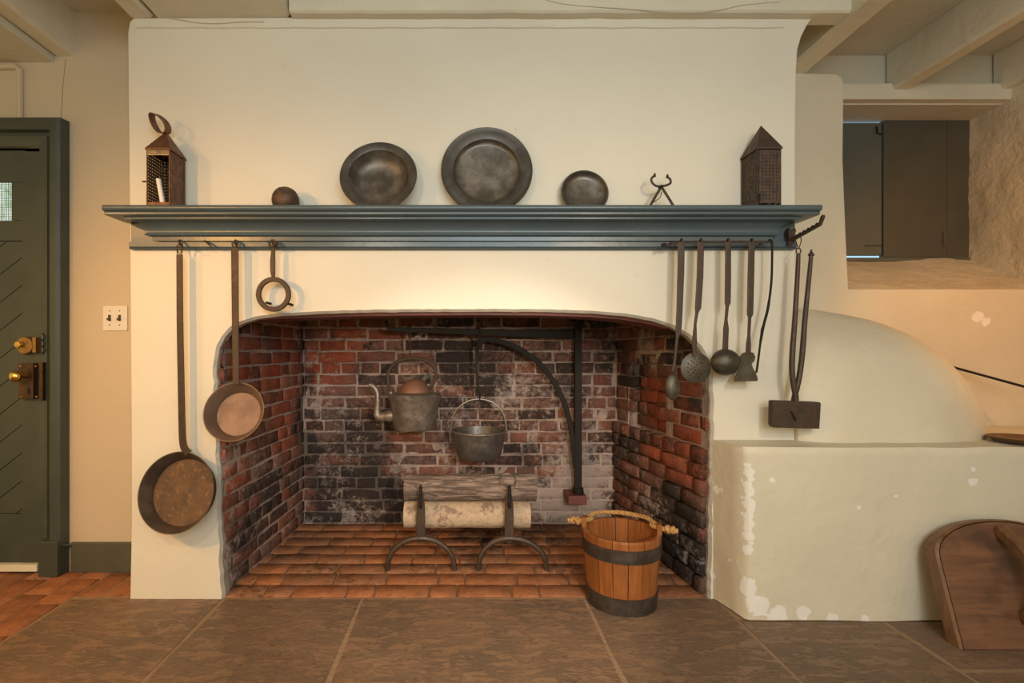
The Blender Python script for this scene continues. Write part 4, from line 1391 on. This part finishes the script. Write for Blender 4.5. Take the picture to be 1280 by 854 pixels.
# spatula
t = hung('spatula', 'iron turner with flaring flat blade, fourth tool on the iron rail', 'spatula', [(939.5, 303), (938.5, 350), (937.5, 393), (937, 397), (936, 420), (935.5, 430), (935, 444)], [0.022, 0.023, 0.022, 0.011, 0.010, 0.017, 0.018], 0.005, 'rust')
out = [(925, 446), (928, 441.5), (935, 439.5), (941, 441), (943.5, 446), (942.5, 451), (939, 455), (940.5, 460), (944.5, 467), (946.5, 473), (946, 476.5), (918.5, 477), (917.5, 473.5), (922, 466), (926, 459), (927.5, 454), (925, 450)]
g = G().prism([(P(x, y, YU - .006).x, P(x, y, YU - .006).z) for x, y in out], YU - .010, YU - .004).build('blade', 'steel', t)
# thin skewer
b = P(964, 303, YU)
t = thing('skewer', b, 'thin bent iron skewer hanging beside the turner', 'skewer')
G().tube(smooth_path([P(961, 301, YU), P(963, 300, YU - .006), P(965, 305, YU - .006), P(965, 330, YU - .006), P(964, 355, YU - .006), P(960, 385, YU - .006), P(955, 405, YU - .006), P(951, 425, YU - .006), P(948, 448, YU - .005), P(945.5, 466, YU - .004)], 5),
         [0.0042] * 24 + [0.0050] * 12 + [0.0040] * 10, 8).build('rod', 'iron', t, smooth=True)
G().strip([P(957.5, 396, YU - .006), P(953, 412, YU - .006), P(950, 432, YU - .006)], [0.006, 0.011, 0.006], 0.003).build('flat', 'iron', t)

# toothed bracket out of the shelf end
Xb = 1.213
zb_ = 1.36
t = thing('toothed_bracket', (Xb, 1.915, 1.33), 'toothed iron bracket reaching out from the right shelf end', 'bracket')
pp = [(985.5, 285), (991, 288), (993, 285.5), (994.5, 289), (992.5, 294), (994, 300), (992, 306), (985, 306.5), (986.5, 300), (985, 293)]
G().prism([(P(x, y, 1.90).x, P(x, y, 1.90).z) for x, y in pp], 1.896, 1.917).build('back_plate', 'rust', t)
poly = []
pts = [(1.90, 1.352), (1.74, 1.360)]
top, botm = [], []
for i in range(15):
    y = 1.90 - 0.155 * i / 14
    z = 1.350 + 0.022 * i / 14
    botm.append((y, z - 0.009))
    top.append((y, z + (0.006 if i % 2 else -0.0005)))
py = top + [(1.735, 1.392), (1.728, 1.396), (1.726, 1.388), (1.742, 1.365)] + botm[::-1]
vs = [(Xb - .005, y, z) for y, z in py] + [(Xb + .005, y, z) for y, z in py]
k = len(py)
G().add(vs, [tuple(range(k)), tuple(range(k, 2 * k))] + [(i, (i + 1) % k, k + (i + 1) % k, k + i) for i in range(k)]).build('toothed_bar', 'rust', t)

# wafer iron
Yw = 1.858
b = P(995, 535, Yw)
t = thing('wafer_iron', b, 'long wafer iron with rectangular plates hanging from the toothed bracket', 'wafer iron')
for k_, (pts, rad) in enumerate((([(998, 318), (997, 340), (993.5, 400), (990.5, 440), (990, 465), (992.5, 485), (995, 497), (994.5, 503)], None), ([(1014, 318), (1011.5, 345), (1006, 400), (1003, 440), (999.5, 468), (996, 485), (993.5, 494), (991.5, 502)], None))):
    pp = smooth_path([P(x, y, Yw + (0.006 if k_ else -0.006)) for x, y in pts], 5)
    hd = G().tube(pp, [0.0066 + 0.003 * min(1, i / 14) - 0.002 * max(0, (i - 28) / 10) for i in range(len(pp))], 8).build('handle', 'rust', t, smooth=True)
    if k_:
        G().lathe([(0.0001, 0.03), (0.004, 0.027), (0.0035, 0.022), (0.005, 0.018), (0.010, 0.012), (0.010, 0.007), (0.005, 0.003), (0.006, 0)], P(1014, 322, Yw + .006), (0, 0, 1), 12).build('finial', 'rust', hd, smooth=True)
    else:
        G().tube(ring_pts(P(998, 314, Yw - .006), 0.0085, 12, 1, 1.3), 0.0025, 6, True).build('eye', 'rust', hd)
for dy in (-0.013, 0.002):
    pl = [(963.5, 501), (968, 500.5), (1022, 502.5), (1023, 505), (1021, 535.5), (965, 534), (963, 531)]
    G().prism([(P(x, y, Yw).x, P(x, y, Yw).z) for x, y in pl], Yw + dy, Yw + dy + 0.012).build('plate', 'rust', t)
G().strip([P(989, 514, Yw - .016), P(995, 526, Yw - .016)], [0.003, 0.006], 0.004).build('scratch_mark', 'iron', t)
g = G()
g.tube(smooth_path([P(998, 311, Yw - .006), P(994.5, 300, 1.866), P(995, 294.5, 1.872), P(999, 293.5, 1.872), P(1001.5, 300, 1.868), P(998.5, 311, Yw - .006)], 4), 0.0016, 6)
g.build('wire_loop', 'iron', t)

# ================================================================== IN THE HEARTH
Yc = 2.68
pb_ = P(722, 622, Yc)
t = thing('fireplace_crane', pb_, 'black iron swinging crane with arched brace on the sooty back wall', 'crane')
xp = P(722.5, 0, Yc).x
G().box((xp - .018, Yc - .016, 0.20), (xp + .018, Yc + .016, 1.115), 0.004).build('post', 'iron', t)
def YA(px):
    """the arm stands out from the wall towards its tip"""
    return Yc - (722.5 - px) / 237.5 * 0.17


pts = [P(x, y, YA(x)) for x, y in ((484, 409.5), (487, 411.5), (490, 412), (560, 414), (640, 416.5), (716, 418.5))]
arm = G().strip(pts, [0.012, 0.018, 0.022, 0.028, 0.038, 0.050], 0.016).build('arm', 'iron', t)
G().tube([P(484.5, 411, YA(484)), P(483, 401, YA(484))], 0.006, 8).build('end_stop', 'iron', t)
G().strip([P(512, 408, YA(512)), P(512, 418, YA(512))], 0.012, 0.022).build('collar', 'iron', arm)
pts = smooth_path([P(x, y, YA(x)) for x, y in ((598, 430), (601, 425.5), (612, 424.5), (632, 429), (655, 440), (677, 457), (694, 480), (706, 506), (713, 532), (717, 560), (719.5, 585))], 4)
G().strip(pts, 0.026, 0.014).build('brace', 'iron', t)
for (a, b) in (((708, 617), (731, 628)),):
    G().box((P(a[0], 0, Yc).x, Yc - .05, P(0, b[1], Yc).z), (P(b[0], 0, Yc).x, 2.768, P(0, a[1], Yc).z), 0.006).build('lower_bracket', 'lintel', t, label='red brown footing block')
G().lathe([(0.026, 0.0), (0.030, 0.006), (0.028, 0.03), (0.020, 0.034)], (xp, Yc, P(0, 617, Yc).z), (0, 0, 1), 16).build('foot_socket', 'iron', t, smooth=True)
G().box((xp - .03, Yc - .02, 1.10), (xp + .03, 2.768, 1.125), 0.004).build('upper_bracket', 'iron', t)

Yk = YA(597)
# pot hook (trammel)
b = P(597, 420, Yk)
t = thing('pot_hook', P(597, 496, Yk), 'slim iron trammel hook hanging from the crane above the small pot', 'hook')
G().tube(smooth_path([P(596, 424, Yk + .02), P(593.5, 416, Yk + .018), P(596.5, 410, Yk + .004), P(600, 412, Yk - .012), P(599, 424, Yk - .014), P(597, 432, Yk - .006), P(597, 442, Yk)], 4), 0.006, 8).build('hook', 'iron', t, smooth=True)
G().strip([P(595.5, 434, Yk), P(596, 460, Yk), P(597.5, 482, Yk)], [0.014, 0.013, 0.012], 0.008).build('bar', 'iron', t)
G().tube(smooth_path([P(597.5, 480, Yk), P(598, 488, Yk), P(599.5, 494, Yk - .006), P(599.5, 498.5, Yk), P(597.5, 498, Yk + .008)], 4), 0.0055, 8).build('hook_tip', 'iron', t, smooth=True)
G().strip([P(592, 484.5, Yk), P(604, 486, Yk)], 0.010, 0.008).build('cross_piece', 'iron', t)

# pot
c = P(598.5, 538, Yk)
Rp = 34.0 * Yk / F
bz = P(0, 578, Yk - .06).z
t = thing('hanging_pot', (c.x, c.y, bz), 'dark iron pot with thin bail hanging over the logs', 'pot')
H = c.z - bz
prof_o = [(0.0001, 0.0), (Rp * .50, 0.002), (Rp * .74, 0.012), (Rp * .82, 0.030), (Rp * .91, H * .55), (Rp * .965, H * .93), (Rp * 0.985, H * .985), (Rp, H)]
prof_i = [(Rp - .007, H + .001), (Rp * .935, H * .93), (Rp * .87, H * .5), (Rp * .78, 0.035), (Rp * .5, 0.012), (0.0001, 0.010)]
G().lathe(prof_o + prof_i, (c.x, c.y, bz), (0, 0, 1), 48).build('body', 'pot', t, smooth=True)
G().lathe([(Rp - .007, H - .003), (Rp - .005, H + .002), (Rp, H + .003), (Rp + .003, H), (Rp + .003, H - .006), (Rp - .001, H - .008)], (c.x, c.y, bz), (0, 0, 1), 48).build('rim', 'kettle', t, smooth=True)
for a in (0.6, 2.7, 4.7):
    f = Vector((c.x + Rp * .5 * math.cos(a), c.y + Rp * .5 * math.sin(a), bz))
    G().tube([f + Vector((0, 0, 0.006)), f + Vector((0, 0, -0.014))], [0.010, 0.006], 8).build('foot', 'pot', t)
for sx in (-1, 1):
    G().box((c.x + sx * (Rp + .004) - .004, c.y - .006, c.z - .012), (c.x + sx * (Rp + .004) + .004, c.y + .006, c.z + .006), 0.002).build('ear', 'pot', t)
pts = [Vector((c.x - math.cos(a) * (Rp + 0.001), c.y, c.z + 0.008 + math.sin(a) ** 0.85 * (P(0, 498.5, Yk).z - c.z - .010))) for a in [math.pi * i / 24 for i in range(25)]]
G().tube(pts, 0.0038, 7).build('bail', 'bail', t, smooth=True)

# kettle and its hook
Yt = YA(512) - 0.004
kc = P(518, 541, Yt)
b0 = P(518.5, 540, Yt - .10).z
t = thing('kettle', (P(518.5, 0, Yt).x, Yt, b0), 'dull metal kettle with copper lid and long spout hanging from the crane', 'kettle')
kx = P(518.5, 0, Yt).x
zt_ = P(0, 490, Yt).z
H = zt_ - b0
px_ = Yt / F
prof = [(0.0001, 0), (25 * px_, 0.0), (26.5 * px_, 0.008), (28.5 * px_, H * .45), (30.5 * px_, H * .70), (32.5 * px_, H * .83), (33.3 * px_, H * .90), (31.5 * px_, H * .95), (24 * px_, H * .985), (19.5 * px_, H), (19.5 * px_, H - 0.004), (0.0001, H - 0.004)]
G().lathe(prof, (kx, Yt, b0), (0, 0, 1), 48).build('body', 'kettle', t, smooth=True)
G().lathe([(20 * px_, 0), (19.5 * px_, 0.006), (17 * px_, 0.030), (12 * px_, 0.052), (7 * px_, 0.062), (3 * px_, 0.066), (0.0001, 0.067)], (kx, Yt, zt_ - .002), (0, 0, 1), 40).build('lid', 'kettle_lid', t, smooth=True, label='domed copper lid')
pts = smooth_path([P(493, 519, Yt), P(481, 521, Yt), P(473.5, 521, Yt), P(471.5, 516, Yt), P(472, 503, Yt), P(471.5, 491, Yt), P(467.5, 484, Yt), P(461.5, 481, Yt)], 4)
k = len(pts)
G().tube(pts, [(0.030 if i < 4 else 0.024 if i < 7 else 0.020 if i < 12 else 0.0165 - 0.004 * (i - 12) / (k - 12)) for i in range(k)], 12).build('spout', 'kettle', t, smooth=True)
hpts = smooth_path([P(489, 490, Yt), P(485, 478, Yt), P(486, 464, Yt), P(496, 453, Yt), P(512, 448, Yt), P(528, 449.5, Yt), P(540, 456, Yt), P(545, 467, Yt), P(542, 478, Yt), P(538, 484, Yt), P(539, 491, Yt)], 4)
G().tube(hpts, [0.007 + 0.003 * math.sin(math.pi * i / (len(hpts) - 1)) for i in range(len(hpts))], 8).build('handle', 'rust', t, smooth=True, label='arched rusty handle')
for q in ((489, 493), (539, 493)):
    G().lathe([(0.011, -.006), (0.012, 0.004), (0.007, 0.014), (0.0001, 0.015)], P(q[0], q[1], Yt), (0, 0, 1), 12).build('lug', 'kettle', t, smooth=True)
t = thing('kettle_hook', P(512, 448, Yt), 'thin iron hook holding the kettle on the crane arm', 'hook')
G().tube(smooth_path([P(510, 420, Yt + .02), P(509.5, 410, Yt + .016), P(512, 406.5, Yt), P(514, 411, Yt - .014), P(512.5, 424, Yt - .010), P(512.5, 440, Yt - .004), P(512, 447, Yt - .01), P(511, 451.5, Yt - .004), P(509.5, 449.5, Yt + .010)], 4), 0.0036, 7).build('wire', 'rust', t, smooth=True)

# andirons
for k_, (xl_, xc_, xr_, lab) in enumerate(((484.5, 526, 568, 'wrought iron andiron with arched legs, the one nearer the kettle'), (598, 636.5, 683, 'wrought iron andiron with arched legs, the one nearer the wooden bucket'))):
    Ya = 2.187
    sc_ = Ya / F
    x0, x1, xc = (xl_ - VX) * sc_, (xr_ - VX) * sc_, (xc_ - VX) * sc_
    t = thing('andiron', (xc, Ya, 0), lab, 'andiron', 'andirons under the logs')
    top = 0.137
    for sx, xe in ((-1, x0), (1, x1)):
        pts = [Vector((xc + (xe - xc) * math.sin(a), Ya, 0.004 + (top - 0.004) * math.cos(a) ** 0.9)) for a in [math.pi / 2 * i / 14 for i in range(15)]]
        G().tube(pts + [pts[-1] + Vector((0, 0, -0.004))], [0.0135 - 0.003 * i / 15 for i in range(16)], 8).build('leg', 'rust', t, smooth=True)
    G().strip([(xc, Ya, top - .012), (xc, Ya, 0.22), (xc, Ya, 0.280), (xc, Ya - .002, 0.300), (xc, Ya - .004, 0.325)], [0.040, 0.037, 0.035, 0.028, 0.020], 0.012).build('upright', 'rust', t)
    lz = 0.318
    pts = [Vector((xc + 0.001, Ya - 0.014 + 0.014 * math.cos(a), lz + 0.044 * math.sin(a))) for a in [2 * math.pi * i / 20 for i in range(20)]]
    G().tube(pts, 0.0065, 7, True).build('scroll_top', 'iron', t, smooth=True)
    G().strip([(xc, Ya, 0.128), (xc, Ya + .2, 0.135), (xc, Ya + .40, 0.135), (xc, Ya + .42, 0.12), (xc, Ya + .425, 0.0)], 0.024, 0.022, (0, 0.5, 0.86) if False else (1, 0, 0)).build('rear_bar', 'rust', t)


def log(name, label, xa, xb, c, rA, rB, mat, seed, amp, knot=None):
    n_, m_ = 30, 48
    Lw = xb - xa
    vs, fs = [], []
    for j in range(m_ + 1):
        f = j / m_
        x = xa + Lw * f
        r_ = rA + (rB - rA) * f
        for i in range(n_):
            a = 2 * math.pi * i / n_
            d = Vector((0, math.cos(a), math.sin(a)))
            q = amp * (mnoise.noise((x * 7, d.y * 1.2 + seed, d.z * 1.2)) + 0.35 * mnoise.noise((x * 25, d.y * 6 + seed, d.z * 6)))
            p = Vector((x, c[0], c[1])) + d * (r_ + q)
            if knot:
                kd = (p - Vector(knot)).length
                if kd < 0.048:
                    s_ = min(1, (0.048 - kd) / 0.020)
                    p += (Vector(knot) - Vector((knot[0], c[0], c[1]))).normalized() * 0.020 * s_ * s_ * (3 - 2 * s_)
            vs.append(p)
    for j in range(m_):
        for i in range(n_):
            fs.append((j * n_ + i, j * n_ + (i + 1) % n_, (j + 1) * n_ + (i + 1) % n_, (j + 1) * n_ + i))
    b = Vector(((xa + xb) / 2, c[0], c[1] - rA))
    t = thing(name, b, label, 'log')
    mesh('bark', vs, fs, mat, t, smooth=True)
    for e in (0, m_):
        ring = vs[e * n_:(e + 1) * n_]
        cc = sum(ring, Vector()) / n_
        mesh('cut_end', ring + [cc + Vector((0.003 if e else -0.003, 0, 0))], [(i, (i + 1) % n_, n_) for i in range(n_)], 'cut', t, smooth=True)
    return t


log_b = log('birch_log', 'pale birch log with mottled bark lying on the andirons', P(506, 0, 2.28).x, P(663, 0, 2.24).x, (2.278, 0.211), 0.059, 0.058, 'birch', 3, 0.004)
log_k = log('bark_log', 'rough grey bark log with a knot lying on top', P(506, 0, 2.28).x, P(671, 0, 2.24).x, (2.283, 0.331), 0.053, 0.061, 'bark', 8, 0.008, None)

kd_ = Vector((0, -0.75, 0.66)).normalized()
kp = Vector((P(634, 601, 2.235).x, 2.283, 0.331)) + kd_ * 0.052
G().lathe([(0.046, -0.006), (0.038, 0.008), (0.033, 0.018), (0.029, 0.021), (0.024, 0.0185), (0.017, 0.020), (0.009, 0.018), (0.0001, 0.019)], kp, kd_, 20).build('knot', 'bark', log_k, smooth=True, label='round sawn knot')

# ================================================================== BUCKET
bx, by = 0.590, 1.922
t = thing('wooden_bucket', (bx, by, 0), 'varnished wooden stave bucket with iron hoops and rope handle on the flagstones', 'bucket')
NS = 16
hb, ht = 0.0, 0.268
ear_a = math.radians(162)


def rad(z): return 0.1225 + (0.1435 - 0.1225) * (z / 0.268)


for i in range(NS):
    a0 = 2 * math.pi * (i - 0.5) / NS + ear_a
    a1 = 2 * math.pi * (i + 0.5) / NS + ear_a
    ear = i in (0, NS // 2)
    gap = 0.0012 / 0.13
    vs, fs = [], []
    zs = [0.0, 0.13, 0.26, 0.268]
    for z in zs:
        for a in (a0 + gap, (a0 + a1) / 2, a1 - gap):
            for dr_ in (0.0, -0.017):
                r_ = rad(z) + dr_ - (0.002 if z == 0.268 and dr_ == 0 else 0)
                vs.append((bx + math.cos(a) * r_, by + math.sin(a) * r_, z))
    for j in range(3):
        o = j * 6
        fs += [(o, o + 2, o + 8, o + 6), (o + 2, o + 4, o + 10, o + 8), (o + 1, o + 7, o + 9, o + 3), (o + 3, o + 9, o + 11, o + 5), (o, o + 6, o + 7, o + 1), (o + 4, o + 5, o + 11, o + 10)]
    fs += [(0, 1, 3, 2), (2, 3, 5, 4), (18, 20, 21, 19), (20, 22, 23, 21)]
    g = G().add(vs, fs)
    if ear:
        am = (a0 + a1) / 2
        d = Vector((math.cos(am), math.sin(am), 0)); s_ = Vector((-d.y, d.x, 0))
        cc = Vector((bx, by, 0)) + d * (rad(0.268) - 0.009)
        e = [cc + s_ * q + d * w_ + Vector((0, 0, z)) for z in (0.264, 0.302) for q in (-0.016, 0.016) for w_ in (-0.008, 0.008)]
        g.add(e, [(0, 1, 3, 2), (4, 6, 7, 5), (0, 4, 5, 1), (2, 3, 7, 6), (0, 2, 6, 4), (1, 5, 7, 3)])
    g.build('stave', 'stave', t)
G().lathe([(0.0001, 0.020), (0.106, 0.020), (0.106, 0.012), (0.0001, 0.012)], (bx, by, 0), (0, 0, 1), 32).build('bottom', 'stave_in', t)
for z0, z1 in ((0.0, 0.062), (0.188, 0.238)):
    G().lathe([(rad(z0) + .0005, z0), (rad(z0) + .0035, z0 + .001), (rad(z1) + .0035, z1 - .001), (rad(z1) + .0005, z1)], (bx, by, 0), (0, 0, 1), 48).build('hoop', 'hoop', t, smooth=True)
d = Vector((math.cos(ear_a), math.sin(ear_a), 0)); s_ = Vector((-d.y, d.x, 0))
cb = Vector((bx, by, 0))
R0 = rad(0.268)
ctrl = [cb + d * (R0 + .028) + Vector((0, 0, .284)), cb + d * (R0 - .004) + Vector((0, 0, .285)), cb + d * (R0 - .035) - s_ * .022 + Vector((0, 0, .289))]
for q in range(1, 8):
    a = ear_a - math.pi * q / 8
    rr_ = R0 - .012
    ctrl.append(cb + Vector((math.cos(a) * rr_, math.sin(a) * rr_, 0.280 + 0.010 * math.sin(math.pi * q / 8) + (0.004 if q in (2, 6) else 0))))
ctrl += [cb - d * (R0 - .035) - s_ * .022 + Vector((0, 0, .287)), cb - d * (R0 - .004) + Vector((0, 0, .285)), cb - d * (R0 + .028) + Vector((0, 0, .284))]
path = smooth_path(ctrl, 8)
g = G()
for ph in range(3):                                        # three strands laid round each other
    sp = []
    for i, p in enumerate(path):
        tq = (path[min(i + 1, len(path) - 1)] - path[max(i - 1, 0)]).normalized()
        n1 = tq.cross(Vector((0, 0, 1))).normalized(); n2 = tq.cross(n1)
        a = i * 0.75 + ph * 2.094
        sp.append(p + (n1 * math.cos(a) + n2 * math.sin(a)) * 0.0046)
    g.tube(sp, 0.0050, 6)
g.build('rope_handle', 'rope', t, smooth=True)
for sg in (1, -1):
    kc_ = cb + d * sg * (R0 + .018) + Vector((0, 0, .284))
    g = G()
    g.tube([kc_ + (s_ * math.cos(a) + Vector((0, 0, math.sin(a)))) * 0.0095 + d * 0.004 * math.sin(2 * a) for a in [2 * math.pi * i / 14 for i in range(14)]], 0.0075, 7, True)
    e2 = kc_ + d * sg * 0.017
    g.tube([e2 + (s_ * math.cos(a) + Vector((0, 0, math.sin(a)))) * 0.0085 + d * 0.004 * math.cos(2 * a) for a in [2 * math.pi * i / 14 for i in range(14)]], 0.0068, 7, True)
    g.tube([e2, e2 + d * sg * 0.018 + Vector((0, 0, -0.004))], [0.008, 0.010], 7)
    g.build('rope_knot', 'rope', t, smooth=True)

# ================================================================== OVEN DOOR, WOODEN PLATE, ROD
# board built upright at its foot, then tilted back against the oven
W2, HS, HT, TK = 0.228, 0.268, 0.388, 0.044
ox, oy = 1.782, 1.600
tilt = math.radians(-17.5)
T = Matrix.Translation((ox, oy, 0.002)) @ Matrix.Rotation(tilt, 4, 'X')


def dshape(w2, hs, ht, z0=0.0, n_=18):
    pts = [(-w2, z0), (w2, z0), (w2, hs)]
    for i in range(1, n_):
        a = math.pi * i / n_
        pts.append((w2 * math.cos(a), hs + (ht - hs) * math.sin(a) ** 0.9))
    pts.append((-w2, hs))
    return pts


t = thing('oven_door', (ox, oy, 0), 'round topped wooden oven door leaning against the oven base', 'oven door')
sh_ = dshape(W2, HS, HT)
shf = dshape(W2 - 0.007, HS - 0.003, HT - 0.006, 0.0)
k = len(sh_)
vs = [T @ Vector((x, 0.0, z)) for x, z in shf] + [T @ Vector((x, 0.006, z)) for x, z in sh_] + [T @ Vector((x, TK, z)) for x, z in sh_]
fs = [tuple(range(2 * k, 3 * k))]
for r0 in (0, k):
    for i in range(k):
        fs.append((r0 + i, r0 + (i + 1) % k, r0 + k + (i + 1) % k, r0 + k + i))
mesh('edge', vs, fs, 'board_edge', t)
vs2 = [T @ Vector((x, -0.0005, z)) for x, z in dshape(W2 - 0.010, HS - 0.004, HT - 0.009, 0.001)] + [T @ Vector((x, 0.01, z)) for x, z in dshape(W2 - 0.010, HS - 0.004, HT - 0.009, 0.001)]
mesh('face_board', vs2, [tuple(range(k)), tuple(range(k, 2 * k))] + [(i, (i + 1) % k, k + (i + 1) % k, k + i) for i in range(k)], 'board', t)
pts = smooth_path([T @ Vector((0.0, -0.006, 0.355)), T @ Vector((0.0, -0.022, 0.335)), T @ Vector((0, -0.058, 0.30)), T @ Vector((0, -0.082, 0.25)), T @ Vector((0, -0.090, 0.20)), T @ Vector((0, -0.080, 0.15)), T @ Vector((0, -0.045, 0.115)), T @ Vector((0, -0.004, 0.085))], 5)
kq = len(pts)
G().strip(pts, [0.036 + 0.008 * math.sin(math.pi * i / kq) for i in range(kq)], [0.030 + 0.008 * math.cos(2 * math.pi * i / kq) for i in range(kq)], tuple(T.to_3x3() @ Vector((0, -1, 0.001)))).build('handle', 'board_edge', t)

pc = Vector((2.035, 1.864, 0.602))
t = thing('wooden_plate', pc, 'dark turned wooden plate on the oven base, right of the dome', 'plate')
G().lathe([(0.0001, 0.0), (0.076, 0.0), (0.095, 0.014), (0.097, 0.018), (0.094, 0.020), (0.090, 0.017)], pc, (0, 0, 1), 48).build('rim', 'plate_wood', t, smooth=True)
G().lathe([(0.0905, 0.0172), (0.074, 0.008), (0.0001, 0.007)], pc, (0, 0, 1), 48).build('well', 'board_edge', t, smooth=True)

ra, rb_ = P(1187, 458, 2.29), P(1330, 497, 2.06)
G().tube([ra, ra.lerp(rb_, .5), rb_], 0.0055, 8).build('iron_rod', 'iron', smooth=True, base=ra, label='thin black iron rod slanting out from behind the oven dome', cat='rod')

# ================================================================== SMALL WALL THINGS
sw = P(144, 397, YL)
t = thing('light_switch', (sw.x, YL, sw.z), 'square white double light switch on the wall beside the door', 'switch')
G().box(P(128.5, 413.5, YL - .007), P(160, 382.5, YL - .0005), 0.003).build('cover_plate', 'plastic', t)
for px in (137, 149.5):
    q = P(px, 397.5, YL - .007)
    G().box((q.x - .0055, q.y - .002, q.z - .013), (q.x + .0055, q.y + .001, q.z + .013)).build('toggle_slot', 'toggle', t)
    G().box((q.x - .004, q.y - .014, q.z - .010), (q.x + .004, q.y, q.z - .001), 0.001).build('toggle', 'toggle', t)
    for dz_ in (-0.03, 0.03):
        G().lathe([(0.0001, .001), (0.0025, .001), (0.003, 0)], q + Vector((0, 0, dz_)), (0, -1, 0), 8).build('screw', 'steel', t)

# wires stapled along the head of the breast
def wire(label, pts, r_=0.0016, mat='ceiling'):
    p = smooth_path([P(*q) for q in pts], 5)
    G().tube(p, r_, 6).build('wire', mat, smooth=True, base=p[0], label=label, cat='wire')


wire('thin wire sagging along the beam over the chimney breast', [(676, -3, 1.893), (700, 4, 1.893), (740, 8, 1.893), (785, 11, 1.892), (830, 14, 1.892), (870, 15, 1.892), (900, 12, 1.892), (930, 6, 1.893), (975, 2, 1.893)])
wire('short loose wire with a knot over the left lantern', [(205, 21, 1.935), (222, 24, 1.935), (250, 28.5, 1.935), (276, 29, 1.935), (300, 27, 1.935), (330, 27, 1.935)], 0.0013)
